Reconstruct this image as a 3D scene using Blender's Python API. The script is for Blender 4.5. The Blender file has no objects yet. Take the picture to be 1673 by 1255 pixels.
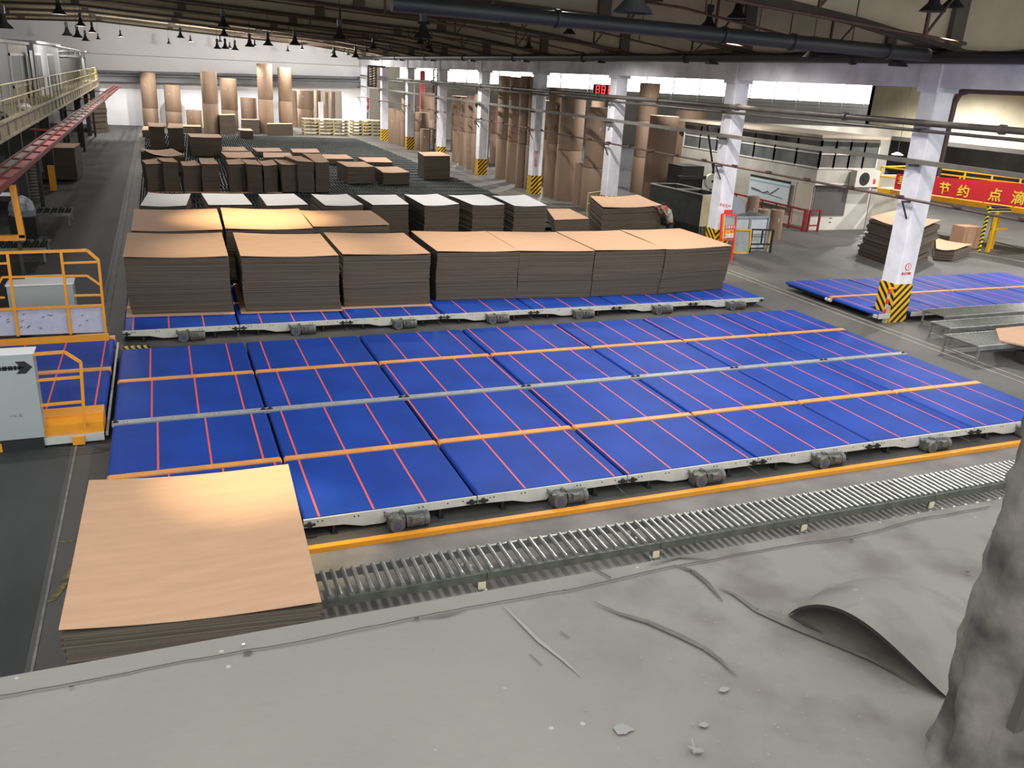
import bpy, math, random
from mathutils import Matrix, Vector, noise
random.seed(7)
C = bpy.context.scene.collection
# ------------------------------------------------------------------ camera
W, H, F = 1673.0, 1255.0, 1370.0
CP = Vector((1.1302545, -10.21863283, 6.02907794))
RR = Vector((0.92726154, -0.37059182, 0.05336426))
DD = Vector((-0.08053674, -0.33660931, -0.93819401))
FF = Vector((0.36564993, 0.86565344, -0.34197113))
cam = bpy.data.cameras.new('camera'); co = bpy.data.objects.new('camera', cam); C.objects.link(co)
m = Matrix((RR, -DD, -FF)).transposed().to_4x4(); m.translation = CP
co.matrix_world = m
cam.sensor_width = 36; cam.sensor_fit = 'HORIZONTAL'; cam.lens = F / W * 36; cam.clip_start = .05; cam.clip_end = 400
bpy.context.scene.camera = co
# ------------------------------------------------------------------ world, exposure
vs = bpy.context.scene.view_settings
vs.view_transform = 'Standard'; vs.look = 'None'; vs.gamma = 1; vs.exposure = 0.0; vs.use_curve_mapping = False
wd = bpy.data.worlds.new('world'); bpy.context.scene.world = wd; wd.use_nodes = True
wd.node_tree.nodes['Background'].inputs[0].default_value = (.94, .97, 1, 1)
wd.node_tree.nodes['Background'].inputs[1].default_value = 1.9  # soft ambient fill let in where the hall stays open behind the camera

def spot(x, y, z, power, size=2.2, blend=.8, col=(1, .86, .66), rad=.14):
    l = bpy.data.lights.new('lamp_light', 'SPOT'); l.energy = power; l.spot_size = size; l.spot_blend = blend
    l.color = col; l.shadow_soft_size = rad
    o = bpy.data.objects.new('lamp_light', l); C.objects.link(o); o.location = (x, y, z); return o

# ------------------------------------------------------------------ pixel -> world (offline survey of the photograph)
def ray(u, v): return RR * ((u - W/2) / F) + DD * ((v - H/2) / F) + FF
def atz(u, v, z): d = ray(u, v); return CP + d * ((z - CP.z) / d.z)
def aty(u, v, y): d = ray(u, v); return CP + d * ((y - CP.y) / d.y)
def atx(u, v, x): d = ray(u, v); return CP + d * ((x - CP.x) / d.x)
def depth(P): return (P - CP).dot(FF)

# ------------------------------------------------------------------ materials
MATS = {}
def mat(name, col, rough=.6, metal=0, noise_amt=0, scale=8, col2=None, emit=None, es=1, bump=0, stretch=None, detail=4, spec=None):
    if name in MATS: return MATS[name]
    M = bpy.data.materials.new(name); M.use_nodes = True; nt = M.node_tree; b = nt.nodes['Principled BSDF']
    b.inputs['Base Color'].default_value = (*col, 1); b.inputs['Roughness'].default_value = rough; b.inputs['Metallic'].default_value = metal
    if spec is not None: b.inputs['Specular IOR Level'].default_value = spec
    if emit: b.inputs['Emission Color'].default_value = (*emit, 1); b.inputs['Emission Strength'].default_value = es
    if noise_amt or col2:
        tc = nt.nodes.new('ShaderNodeTexCoord'); mp = nt.nodes.new('ShaderNodeMapping'); n = nt.nodes.new('ShaderNodeTexNoise')
        n.inputs['Scale'].default_value = scale; n.inputs['Detail'].default_value = detail
        if stretch: mp.inputs['Scale'].default_value = stretch
        r = nt.nodes.new('ShaderNodeValToRGB'); c2 = col2 or tuple(max(0, c * (1 - noise_amt)) for c in col)
        r.color_ramp.elements[0].position = .32; r.color_ramp.elements[1].position = .68
        r.color_ramp.elements[0].color = (*c2, 1); r.color_ramp.elements[1].color = (*col, 1)
        L = nt.links.new
        L(tc.outputs['Object'], mp.inputs[0]); L(mp.outputs[0], n.inputs['Vector']); L(n.outputs['Fac'], r.inputs[0]); L(r.outputs[0], b.inputs['Base Color'])
        if bump:
            bp = nt.nodes.new('ShaderNodeBump'); bp.inputs['Strength'].default_value = bump; bp.inputs['Distance'].default_value = .02
            L(n.outputs['Fac'], bp.inputs['Height']); L(bp.outputs[0], b.inputs['Normal'])
    MATS[name] = M; return M

def hazard(name, ax, k, c1=(.85, .50, .02), c2=(.012, .011, .01)):
    """diagonal stripes: frac((z + ax.xy) * k)"""
    M = bpy.data.materials.new(name); M.use_nodes = True; nt = M.node_tree; b = nt.nodes['Principled BSDF']; L = nt.links.new
    tc = nt.nodes.new('ShaderNodeTexCoord'); dt = nt.nodes.new('ShaderNodeVectorMath'); dt.operation = 'DOT_PRODUCT'
    dt.inputs[1].default_value = (ax[0] * k, ax[1] * k, ax[2] * k); fr = nt.nodes.new('ShaderNodeMath'); fr.operation = 'FRACT'
    gt = nt.nodes.new('ShaderNodeMath'); gt.operation = 'GREATER_THAN'; gt.inputs[1].default_value = .52
    mx = nt.nodes.new('ShaderNodeMix'); mx.data_type = 'RGBA'; mx.inputs[6].default_value = (*c1, 1); mx.inputs[7].default_value = (*c2, 1)
    L(tc.outputs['Object'], dt.inputs[0]); L(dt.outputs['Value'], fr.inputs[0]); L(fr.outputs[0], gt.inputs[0]); L(gt.outputs[0], mx.inputs[0]); L(mx.outputs[2], b.inputs['Base Color'])
    b.inputs['Roughness'].default_value = .5
    return M

card_top = mat('cardboard_face', (.60, .365, .22), .72, noise_amt=.10, scale=1.5, stretch=(1, 6, 1))
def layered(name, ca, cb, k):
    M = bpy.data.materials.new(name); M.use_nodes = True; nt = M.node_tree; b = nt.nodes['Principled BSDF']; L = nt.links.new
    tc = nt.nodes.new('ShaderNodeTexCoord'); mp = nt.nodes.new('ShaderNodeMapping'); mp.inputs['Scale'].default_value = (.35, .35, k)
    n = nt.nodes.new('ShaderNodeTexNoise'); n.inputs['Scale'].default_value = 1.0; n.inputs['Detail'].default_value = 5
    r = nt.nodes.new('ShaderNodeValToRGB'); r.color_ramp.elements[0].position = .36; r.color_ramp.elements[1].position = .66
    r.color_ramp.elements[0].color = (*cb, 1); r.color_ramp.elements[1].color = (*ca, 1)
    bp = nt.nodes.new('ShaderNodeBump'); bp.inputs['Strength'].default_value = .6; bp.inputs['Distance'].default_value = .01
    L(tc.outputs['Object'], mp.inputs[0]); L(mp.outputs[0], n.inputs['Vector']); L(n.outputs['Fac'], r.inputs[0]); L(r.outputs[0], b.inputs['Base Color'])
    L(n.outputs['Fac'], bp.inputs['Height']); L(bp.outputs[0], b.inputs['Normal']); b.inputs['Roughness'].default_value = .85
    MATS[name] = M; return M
card_side = layered('shaded_corrugated_edges', (.125, .095, .067), (.062, .047, .033), 70)  # corrugated edges, darkened further to hold the shade of the stack sides
white_sheet = mat('white_liner', (.72, .72, .74), .5)
belt_blue = mat('blue_belt', (.014, .062, .37), .55, spec=.2, noise_amt=.28, scale=1.1, detail=8)
pink = mat('pink_line', (.72, .12, .10), .5)
orange = mat('orange_paint', (.83, .36, .09), .45, noise_amt=.2, scale=5)
orange2 = mat('orange_railing_paint', (.80, .32, .02), .4, noise_amt=.1, scale=4)
rail_white = mat('rail_enamel', (.56, .56, .50), .45, noise_amt=.15, scale=6)
rail_grey = mat('rail_grey', (.36, .38, .38), .4, noise_amt=.15, scale=6)
black = mat('black_iron', (.014, .014, .014), .6)
dark = mat('dark_steel', (.045, .046, .045), .5, .4, noise_amt=.3, scale=5)
motor_grey = mat('motor_grey', (.17, .175, .16), .5, .3, noise_amt=.4, scale=14)
galv = mat('zinc_roller', (.50, .52, .50), .32, .85, noise_amt=.25, scale=9)
galv2 = mat('zinc_frame', (.42, .43, .41), .42, .7, noise_amt=.35, scale=4)
lane_steel = mat('lane_roller_steel', (.07, .088, .088), .55, .4, noise_amt=.4, scale=3)
lane_dark = mat('lane_frame_green', (.02, .032, .03), .6, noise_amt=.3, scale=3)
conc_white = mat('whitewashed_concrete', (.84, .84, .90), .8, noise_amt=.2, scale=1.8, bump=.2)
conc_beam = mat('painted_beam', (.74, .74, .80), .85, noise_amt=.4, scale=.9)
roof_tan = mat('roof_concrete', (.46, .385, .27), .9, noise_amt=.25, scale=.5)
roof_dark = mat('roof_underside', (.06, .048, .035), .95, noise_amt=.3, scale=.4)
rust = mat('rusty_iron', (.10, .045, .03), .7, noise_amt=.4, scale=5)
pipe_grey = mat('pipe_grey', (.115, .105, .095), .45, .3, noise_amt=.3, scale=2)
duct_grey = mat('duct_grey', (.15, .145, .125), .6, noise_amt=.3, scale=2)
pipe_brown = mat('pipe_primer', (.11, .065, .055), .55, noise_amt=.3, scale=2)
pipe_dark = mat('duct_sheet', (.035, .036, .036), .5, .3, noise_amt=.35, scale=1.2)
wall_white = mat('wall_paint', (.80, .80, .82), .85, noise_amt=.08, scale=.3)
wall_tan = mat('side_wall_plaster', (.74, .68, .50), .85, noise_amt=.2, scale=.7)
wall_grey = mat('grey_steel_girder', (.20, .21, .23), .6, noise_amt=.15, scale=.6)
kraft = mat('kraft_wrap', (.295, .20, .135), .7, noise_amt=.16, scale=1.4, stretch=(3, 3, .4))
kraft_end = mat('reel_end', (.42, .30, .20), .7)
core_dark = mat('core_hole', (.03, .02, .015), .9)
label_white = mat('paper_label', (.8, .8, .8), .6)
yellow = mat('yellow_handrail', (.52, .43, .19), .5, noise_amt=.25, scale=3)
yellow2 = mat('yellow_guard', (.80, .44, .02), .45, noise_amt=.15, scale=3)
deck_mat = mat('mezzanine_fascia', (.44, .38, .27), .75, noise_amt=.35, scale=1.2)
red = mat('red_paint', (.26, .02, .026), .5, noise_amt=.2, scale=4)
redlit = mat('red_cell_cover', (.80, .17, .17), .5)
palecell = mat('pale_cell_cover', (.42, .39, .33), .6)
ban_red = mat('banner_red', (.62, .022, .03), .6)
ban_yel = mat('banner_yellow', (.95, .62, .06), .6)
panel_grey = mat('cabinet_enamel', (.36, .39, .385), .45, noise_amt=.06, scale=1.5)
panel_film = mat('film_covered_panel', (.50, .50, .58), .4, noise_amt=.12, scale=9)
cabin_wall = mat('cabin_cladding', (.42, .46, .50), .7, noise_amt=.1, scale=1)
cabin_beige = mat('cabin_beige', (.52, .47, .38), .7, noise_amt=.1, scale=1)
office_wall = mat('office_plaster', (.50, .48, .42), .85, noise_amt=.3, scale=.9)
office_white = mat('office_whitewash', (.62, .60, .54), .85, noise_amt=.15, scale=1.2)
office_dark = mat('office_panel', (.10, .09, .085), .7, noise_amt=.1, scale=2)
glassy = mat('office_glass', (.15, .17, .165), .12, noise_amt=.5, scale=.9, spec=.8)
curtain = mat('pale_curtain', (.55, .62, .60), .8, noise_amt=.25, scale=6, stretch=(4, 4, .3))
bin_dark = mat('bin_dark_green', (.022, .028, .024), .6, noise_amt=.5, scale=2.5)
bin_cream = mat('bin_cream', (.62, .54, .34), .7, noise_amt=.12, scale=1.5)
silver = mat('sheet_silver', (.50, .52, .55), .3, .6, noise_amt=.2, scale=1.4)
wood = mat('pallet_wood', (.50, .42, .24), .8, noise_amt=.35, scale=3)
fg_mat = None

# ------------------------------------------------------------------ mesh builder
class MB:
    def __init__(s): s.v = []; s.f = []; s.mi = []
    def q(s, pts, mi=0):
        n = len(s.v); s.v += [tuple(p) for p in pts]; s.f.append(tuple(range(n, n + len(pts)))); s.mi.append(mi); return s
    def box(s, x0, y0, z0, x1, y1, z1, mi=0):
        n = len(s.v); s.v += [(x, y, z) for z in (z0, z1) for y in (y0, y1) for x in (x0, x1)]
        for a in ((0, 2, 3, 1), (4, 5, 7, 6), (0, 1, 5, 4), (2, 6, 7, 3), (0, 4, 6, 2), (1, 3, 7, 5)): s.f.append(tuple(n + i for i in a)); s.mi.append(mi)
        return s
    def prism(s, poly, a0, a1, axis='y', mi=0):
        """poly of 2D points; axis y: (x,z) extruded in y; axis x: (y,z); axis z: (x,y)"""
        def P(p, a): return {'y': (p[0], a, p[1]), 'x': (a, p[0], p[1]), 'z': (p[0], p[1], a)}[axis]
        n = len(s.v); k = len(poly); s.v += [P(p, a0) for p in poly] + [P(p, a1) for p in poly]
        s.f.append(tuple(range(n, n + k))); s.f.append(tuple(range(n + 2*k - 1, n + k - 1, -1))); s.mi += [mi, mi]
        for i in range(k): j = (i + 1) % k; s.f.append((n + j, n + i, n + k + i, n + k + j)); s.mi.append(mi)
        return s
    def cyl(s, p0, p1, r, seg=10, r2=None, caps=True, mi=0):
        p0 = Vector(p0); p1 = Vector(p1); d = (p1 - p0)
        if d.length < 1e-6: return s
        d.normalize(); a = d.orthogonal().normalized(); b = d.cross(a); r2 = r if r2 is None else r2; n = len(s.v)
        for P, R in ((p0, r), (p1, r2)):
            for i in range(seg):
                t = 2 * math.pi * i / seg; s.v.append(tuple(P + a * (R * math.cos(t)) + b * (R * math.sin(t))))
        for i in range(seg): j = (i + 1) % seg; s.f.append((n + i, n + j, n + seg + j, n + seg + i)); s.mi.append(mi)
        if caps: s.f.append(tuple(range(n + seg - 1, n - 1, -1))); s.f.append(tuple(range(n + seg, n + 2*seg))); s.mi += [mi, mi]
        return s
    def tube(s, pts, r, seg=8, mi=0):
        for a, b in zip(pts, pts[1:]): s.cyl(a, b, r, seg, mi=mi)
        return s
    def bar(s, p0, p1, w, h=None, mi=0):
        """square bar between two points"""
        h = h or w; p0 = Vector(p0); p1 = Vector(p1); d = (p1 - p0).normalized()
        up = Vector((0, 0, 1)) if abs(d.z) < .95 else Vector((1, 0, 0)); a = d.cross(up).normalized(); b = a.cross(d)
        n = len(s.v)
        for P in (p0, p1):
            for i, j in ((-1, -1), (1, -1), (1, 1), (-1, 1)): s.v.append(tuple(P + a * (w/2*i) + b * (h/2*j)))
        for fc in ((3, 2, 1, 0), (4, 5, 6, 7), (0, 1, 5, 4), (1, 2, 6, 5), (2, 3, 7, 6), (3, 0, 4, 7)): s.f.append(tuple(n + i for i in fc)); s.mi.append(mi)
        return s
    def lathe(s, prof, cx=0, cy=0, cz=0, seg=20, mi=0):
        n = len(s.v)
        for r, z in prof:
            for i in range(seg): t = 2*math.pi*i/seg; s.v.append((cx + r*math.cos(t), cy + r*math.sin(t), cz + z))
        for k in range(len(prof) - 1):
            for i in range(seg): j = (i+1) % seg; s.f.append((n+k*seg+i, n+k*seg+j, n+(k+1)*seg+j, n+(k+1)*seg+i)); s.mi.append(mi)
        return s
    def build(s, name, mats, parent=None, loc=None, smooth=False, **tags):
        me = bpy.data.meshes.new(name); me.from_pydata(s.v, [], s.f)
        if not isinstance(mats, (list, tuple)): mats = [mats]
        for m_ in mats: me.materials.append(m_)
        me.polygons.foreach_set('material_index', s.mi)
        me.update()
        if smooth:
            me.polygons.foreach_set('use_smooth', [True]*len(me.polygons))
            me.set_sharp_from_angle(angle=math.radians(40))
        o = bpy.data.objects.new(name, me); C.objects.link(o)
        if parent: o.parent = parent
        if loc is not None: o.location = loc
        for k, v_ in tags.items():
            if v_: o[k] = v_
        return o
def thing(name, label, cat, loc=(0, 0, 0), rz=0, group=None):
    o = bpy.data.objects.new(name, None); C.objects.link(o); o.location = loc; o.rotation_euler = (0, 0, rz); o.empty_display_size = .3
    o['label'] = label; o['category'] = cat
    if group: o['group'] = group
    return o
def tag(o, label, cat, group=None):
    o['label'] = label; o['category'] = cat
    if group: o['group'] = group
    return o
def struct(o): o['kind'] = 'structure'; return o
def copy_tree(o, parent=None):
    c = o.copy(); C.objects.link(c)
    if parent: c.parent = parent; c.matrix_parent_inverse = o.matrix_parent_inverse.copy()
    for ch in list(o.children): copy_tree(ch, c)
    return c
def dup(o, loc, rz=None, label=None, group=None):
    c = copy_tree(o); c.location = loc
    if rz is not None: c.rotation_euler = (0, 0, rz)
    if label: c['label'] = label
    if group: c['group'] = group
    return c

# ================================================================== STRUCTURE
YB = 79.0
floor_mat = mat('floor_painted_concrete', (.098, .095, .088), .62, noise_amt=.30, scale=.55, detail=8, bump=.05)
aisle_mat = mat('aisle_dark_paint', (.055, .059, .059), .72, noise_amt=.35, scale=.8, detail=9, stretch=(2.2, .35, 1))
conc_mat = mat('bare_concrete', (.22, .205, .187), .7, noise_amt=.45, scale=1.3, detail=9)
struct(MB().box(-22, -16, -.2, 86, 95, 0).build('floor', floor_mat))
struct(MB().box(-14, -16, 0, -.62, YB, .004).build('floor', aisle_mat))
struct(MB().box(1.2, -3.6, 0, 24, -.2, .004).build('floor', conc_mat))
# dust line and rails let into the floor
line_mat = mat('dusty_line', (.26, .26, .24), .8, noise_amt=.5, scale=4)
steel_line = mat('worn_floor_rail', (.40, .37, .32), .5, noise_amt=.4, scale=3)
struct(MB().box(-.56, -10, .004, -.53, 60, .010).build('trim_1', line_mat))
struct(MB().box(19.30, -4, 0, 19.34, 60, .012).build('trim_2', steel_line))
struct(MB().box(19.62, -4, 0, 19.66, 60, .012).build('trim_3', steel_line))
ym = MB()
for (u, v, u2, v2) in ((76, 985, 100, 955), (98, 950, 120, 922), (92, 887, 116, 885)): a_, b_ = atz(u, v, .004), atz(u2, v2, .004); ym.prism([(a_.x, a_.y), (b_.x, b_.y), (b_.x + .09, b_.y + .02), (a_.x + .09, a_.y + .02)], .004, .0075, 'z')
struct(ym.build('trim_7', mat('worn_yellow_mark', (.30, .22, .05), .8, col2=(.06, .06, .05), scale=14)))
struct(MB().box(-.40, 9.2, 0, -.36, 70, .010).build('trim_4', line_mat))
# back wall with an opening to the reel store, a girder band across it
ox0 = aty(478, 190, YB).x; ox1 = aty(560, 190, YB).x; wx1 = aty(604, 190, YB).x
wb = MB().box(-22, YB, 0, ox0, YB + .3, 10.5).box(ox1, YB, 0, wx1, YB + .3, 10.5).box(ox0, YB, 3.9, ox1, YB + .3, 10.5)
struct(wb.build('wall_back', wall_white))
struct(MB().box(-22, 95, 0, 30, 95.3, 8).build('wall_store', mat('store_wall', (.30, .27, .22), .9)))
g = MB()
a0, a1 = aty(60, 112, YB - .6), aty(180, 133, YB - .6); b0, b1 = aty(604, 126, YB - .6), aty(604, 142, YB - .6)
def wedge(mb, A, B, hA, hB, y0, y1, mi=0):
    mb.prism([(A[0], A[1]), (B[0], B[1]), (B[0], B[1] + hB), (A[0], A[1] + hA)], y0, y1, 'y', mi)
zt = lambda x, z0, z1: z0 + (z1 - z0) * (x - a1.x) / (b1.x - a1.x)
xa = -14.0; zl, zr = a1.z, b1.z
wedge(g, (xa, zt(xa, zl, zr)), (wx1, zr), .42, .42, YB - .9, YB - .02)
wedge(g, (xa, zt(xa, zl, zr) + .46), (wx1, zr + .46), .10, .10, YB - 1.0, YB - .02)
wedge(g, (xa, zt(xa, zl, zr) + .72), (wx1, zr + .72), .22, .22, YB - .7, YB - .02)
struct(g.build('trim_5', wall_grey))
l = MB(); wedge(l, (xa, zt(xa, 6.1, 6.3)), (wx1, 6.35), .03, .03, YB - .03, YB); struct(l.build('trim_6', dark))
# left wall, right bay walls
struct(MB().box(-15.3, -2, 0, -15, YB, 9).build('wall_left', mat('left_wall_dark', (.09, .09, .09), .9)))
side = MB().box(45, -6, 3.85, 45.3, 35.5, 10).box(45, 35.2, 3.85, 84, 35.5, 10)
struct(side.build('wall_right', wall_tan))
struct(MB().box(45, -6, 3.6, 45.9, 35.5, 3.85).box(49, -6, 0, 49.3, 35.5, 3.7).box(45, 35.3, 0, 49, 35.5, 3.7).box(46, 30, 3.7, 49.3, 35.5, 3.85).build('wall_right_lower', mat('recess_wall', (.16, .15, .14), .9, noise_amt=.4, scale=.5)))
YW = 72.0
struct(MB().box(wx1, YW, 0, 84, YW + .3, 5.32).box(wx1, YW, 7.75, 84, YW + .3, 10.5).build('wall_bay', mat('bay_wall', (.45, .43, .38), .85, noise_amt=.2, scale=.4)))
sky_glass = mat('daylit_glass', (.8, .85, .9), .3, emit=(.97, .98, 1), es=8.0)
x = 22.6; n = 1
while x < 82:
    w = 3.35
    f_ = struct(MB().box(x, YW + .05, 5.32, x + .05, YW + .2, 7.75).box(x + w - .05, YW + .05, 5.32, x + w, YW + .2, 7.75).box(x, YW + .05, 5.32, x + w, YW + .2, 5.42).box(x, YW + .05, 7.65, x + w, YW + .2, 7.75).box(x + w/2 - .015, YW + .06, 5.42, x + w/2 + .015, YW + .16, 7.65).build('window_%d' % n, cabin_wall))
    MB().box(x + .05, YW + .14, 5.42, x + w - .05, YW + .17, 7.65).build('pane', sky_glass, f_)
    x += w; n += 1
# pipes and sills below the daylight windows
r_ = MB()
for z, y in ((5.15, YW - 1.2), (4.75, YW - 1.5)): r_.cyl((21, y, z), (82, y, z), .07, 6)
for k in range(18): r_.bar((22 + k*3.3, YW - 1.3, 4.6), (22 + k*3.3, YW - 1.3, 5.4), .07)
tag(r_.build('wall_pipe_rack', rail_white), 'pale pipe rack running below the bright windows of the far bay', 'pipe rack')

# roof: deck, frames (tapered webs), column line beam
prof = [(-27, 7.1), (-16, 8.2), (-3, 8.75), (8.7, 8.2), (14.8, 8.0), (17.3, 7.75), (20.9, 7.25), (22, 7.25), (26, 7.75), (33, 8.3), (45, 8.6), (60, 8.6), (84, 8.6)]
top = [(-27, 8.9), (-3, 10.4), (20.9, 8.9), (22, 8.9), (33, 9.9), (45, 10.2), (84, 10.2)]
def zint(P, x):
    for (x0, z0), (x1, z1) in zip(P, P[1:]):
        if x0 <= x <= x1: return z0 + (z1 - z0) * (x - x0) / (x1 - x0)
    return P[-1][1]
ck = MB()
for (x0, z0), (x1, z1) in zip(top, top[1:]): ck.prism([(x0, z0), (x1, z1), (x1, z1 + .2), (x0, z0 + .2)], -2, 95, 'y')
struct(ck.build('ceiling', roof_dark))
YC = [7.3 + 8.82 * k for k in range(9)]
for k, y in enumerate([y - 0 for y in YC]):
    fr = MB(); fl = MB()
    ps = [p for p in prof if not (k == 8 and p[0] > 22)]
    for (x0, z0), (x1, z1) in zip(ps, ps[1:]):
        fr.prism([(x0, z0), (x1, z1), (x1, zint(top, x1)), (x0, zint(top, x0))], y + .2, y + .4, 'y')
        fl.prism([(x0, z0), (x1, z1), (x1, z1 + .12), (x0, z0 + .12)], y + .02, y + .58, 'y')
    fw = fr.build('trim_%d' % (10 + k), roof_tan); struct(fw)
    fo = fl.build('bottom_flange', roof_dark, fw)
    st = MB()
    for x in (20.5, 14.8, 8.7, 2.8, -3, -9, 27, 33, 39):
        if x > 22 and k == 8: continue
        st.box(x - .22, y + .04, zint(prof, x) + .1, x + .22, y + .2, zint(top, x))
    st.build('web_stiffener', mat('stiffener', (.10, .085, .065), .9, noise_amt=.3, scale=1), fw)
ORD = ['nearest', 'second', 'third', 'fourth', 'fifth', 'sixth', 'seventh', 'eighth', 'ninth']
# purlin braces and sprinkler pipes between the frames
for k, y in enumerate(YC[:-1]):
    z = 7.95
    sp = MB(); sp.cyl((-14, y + 4.2, zint(prof, -14) + .25), (-3, y + 4.2, 8.9), .035, 6).cyl((-3, y + 4.2, 8.9), (14.8, y + 4.2, 8.1), .035, 6).cyl((14.8, y + 4.2, 8.1), (20.6, y + 4.2, 7.35), .035, 6)
    for x in (-11, -7, -3, 1, 5, 9, 12.5, 15.5, 18.5):
        zz = {True: 8.75 + (x + 3) * .02, False: 8.9 - (x + 3) * .045}[x < -3]
        if x > 14.8: zz = 8.1 - (x - 14.8) * .13
        sp.cyl((x, y + 4.2, zz), (x, y + 4.2, zint(top, x) - .01), .02, 5)
    tag(sp.build('sprinkler_pipe', rust), 'thin rusty sprinkler pipe under the roof, %s bay from the camera' % ORD[k], 'pipe', 'sprinkler pipes under the roof')
    br = MB()
    for x in (23.6, 28.5, 35):
        zb = 7.3; br.bar((x, y - .5, zb), (x, y - .5, zint(top, x)), .07)
        br.bar((x, y - .5, zb + .1), (x + 1.6, y - .5, zint(top, x + 1.6)), .05)
    br.cyl((20.9, y - .5, 7.3), (44, y - .5, 7.3), .05, 6)
    for x in (9.5, 15.2, 18.5):
        zb = zint(prof, x) - .05; br.bar((x, y - .8, zb), (x, y - .8, zint(top, x)), .07)
        if x > 10: br.bar((x, y - .8, zb), (x + .9, y - .8, zint(top, x + .9) - .3), .05)
    br.cyl((5, y - .8, zint(prof, 5) - .02), (19.9, y - .8, zint(prof, 19.9) + .05), .04, 6)
    tag(br.build('roof_brace', rust), 'rusty vertical and diagonal braces of the %s tan roof frame from the camera' % ORD[k], 'brace', 'roof braces')
ZBM = 6.40
bm = MB()
for a, b in zip([-1.5] + YC, YC): bm.box(20.2, a + .62, ZBM, 20.85, b, 6.95)
bm.box(20.15, -2, 6.95, 20.9, YB, 7.08)
for y in YC: bm.box(20.12, y - .02, ZBM - .12, 20.9, y + .64, 7.25)
struct(bm.build('trim_20', conc_beam))
dp = MB().cyl((19.98, -1, 7.12), (19.98, YB - 1, 7.12), .15, 10)
for y in YC[:-1]: dp.box(19.8, y + 1.2, 6.9, 20.2, y + 1.5, 7.0).cyl((19.98, y + 3, 7.12), (19.98, y + 3.12, 7.12), .2, 10)
tag(dp.build('gutter_pipe', pipe_dark), 'dark pipe lying on top of the painted column line beam', 'pipe')

# columns
haz_col = hazard('hazard_band', (-1, -1, 1), 4.0, (.80, .50, .012), (.03, .008, .004))
haz_post = hazard('hazard_post', (0, 1, 1), 5.5, (.85, .66, .05), (.01, .01, .01))
haz_bar = hazard('hazard_bar', (0, 1, 1), 5.5, (.75, .70, .35), (.01, .01, .01))
def text_mesh(name, body, size, material, parent, loc, rot, extr=.002, ax='CENTER', bold=0):
    cu = bpy.data.curves.new(name, 'FONT'); cu.body = body; cu.size = size; cu.extrude = extr; cu.align_x = ax; cu.align_y = 'CENTER'; cu.offset = bold
    cu.resolution_u = 3
    tmp = bpy.data.objects.new('tmp', cu); C.objects.link(tmp); bpy.context.view_layer.update()
    me = bpy.data.meshes.new_from_object(tmp.evaluated_get(bpy.context.evaluated_depsgraph_get())); bpy.data.objects.remove(tmp)
    me.name = name; me.materials.clear(); me.materials.append(material)
    o = bpy.data.objects.new(name, me); C.objects.link(o); o.parent = parent; o.location = loc; o.rotation_euler = rot; return o
sign_red = mat('sign_red', (.65, .03, .03), .5)
sign_yel = mat('sign_yellow', (.90, .50, .03), .5)
collab = ['white column with yellow and black chevron base in front of the right hand blue table', 'white column with red frame and signboard at its base beside the silver bin',
 'white column standing behind the wide paper reels with pale stripe down it', 'white column with brightly lit chevron base between the tall paper reels',
 'shaded white column just left of the row of very tall reels', 'white column with orange striped base behind the lone brown box', 'white column between short paper reels far along the row',
 'white column near the pallets with a red mark at its foot', 'farthest white column at the corner of the back wall']
for k, y in enumerate(YC):
    x0 = 20.2 - .006 * k
    t = thing('concrete_column', collab[k], 'column', (x0, y, 0))
    t['group'] = 'columns of the long row'
    del t['group']
    MB().prism([(.03, 0), (.57, 0), (.6, .03), (.6, .57), (.57, .6), (.03, .6), (0, .57), (0, .03)], 0, ZBM - .12, 'z').build('shaft', conc_white, t)
    MB().box(-.012, -.012, 0, .612, .612, 1.12 if k < 3 else 1.0).build('hazard_band', haz_col, t)
    if k == 0:
        s = MB().cyl((.28, -.004, 1.62), (.28, -.016, 1.62), .105, 24).build('warning_roundel', sign_red, t)
        MB().cyl((.28, -.014, 1.62), (.28, -.018, 1.62), .085, 24).build('roundel_face', label_white, s)
        text_mesh('roundel_mark', '5', .15, sign_red, s, (.28, -.020, 1.62), (math.pi/2, 0, 0))
        text_mesh('warning_lettering', '禁止攀爬', .085, sign_red, t, (.26, -.006, 1.42), (math.pi/2, 0, 0), bold=.003)
    if k == 3: text_mesh('warning_lettering', '禁\n止\n吸\n烟', .22, sign_red, t, (.2, -.006, 1.9), (math.pi/2, 0, 0))
    if k == 1: text_mesh('warning_lettering', '安全生产', .13, sign_red, t, (.25, -.006, 2.0), (math.pi/2, .2, 0))
    # pipe brackets
    MB().box(-.35, .1, 5.30, 0, .2, 5.36).box(-.3, .1, 4.36, 0, .2, 4.42).bar((-.3, .15, 3.42), (0, .15, 3.42), .05).bar((-.28, .15, 3.42), (0, .15, 2.95), .035).build('pipe_bracket', dark, t)

# pipes hung along the columns
def run(name, x, z, r, label, m_, seg=10, flang=True, y0=-3, y1=YB - 2, box=None):
    b = MB()
    if box: b.box(x - r, y0, z - box, x + r, y1, z + box)
    else: b.cyl((x, y0, z), (x, y1, z), r, seg)
    if flang:
        y = y0 + 2.6
        while y < y1: b.cyl((x, y, z), (x, y + .12, z), r * 1.45, seg); y += 5.3
    return tag(b.build(name, m_, smooth=not box), label, 'pipe')
run('steam_pipe', 19.98, 5.50, .085, 'thick grey flanged pipe, uppermost of those crossing in front of the columns', pipe_grey, 12)
run('steam_pipe', 20.0, 5.30, .045, 'slimmer grey pipe running just under the thick flanged pipe', pipe_grey, 8, False)
run('cable_duct', 20.02, 4.50, .07, 'flat grey cable duct crossing the columns at middle height', duct_grey, 8, False, box=.06)
run('primed_pipe', 20.0, 3.50, .035, 'reddish brown pipe, lowest of those crossing the columns', pipe_brown, 8, False)
b = MB()
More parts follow.
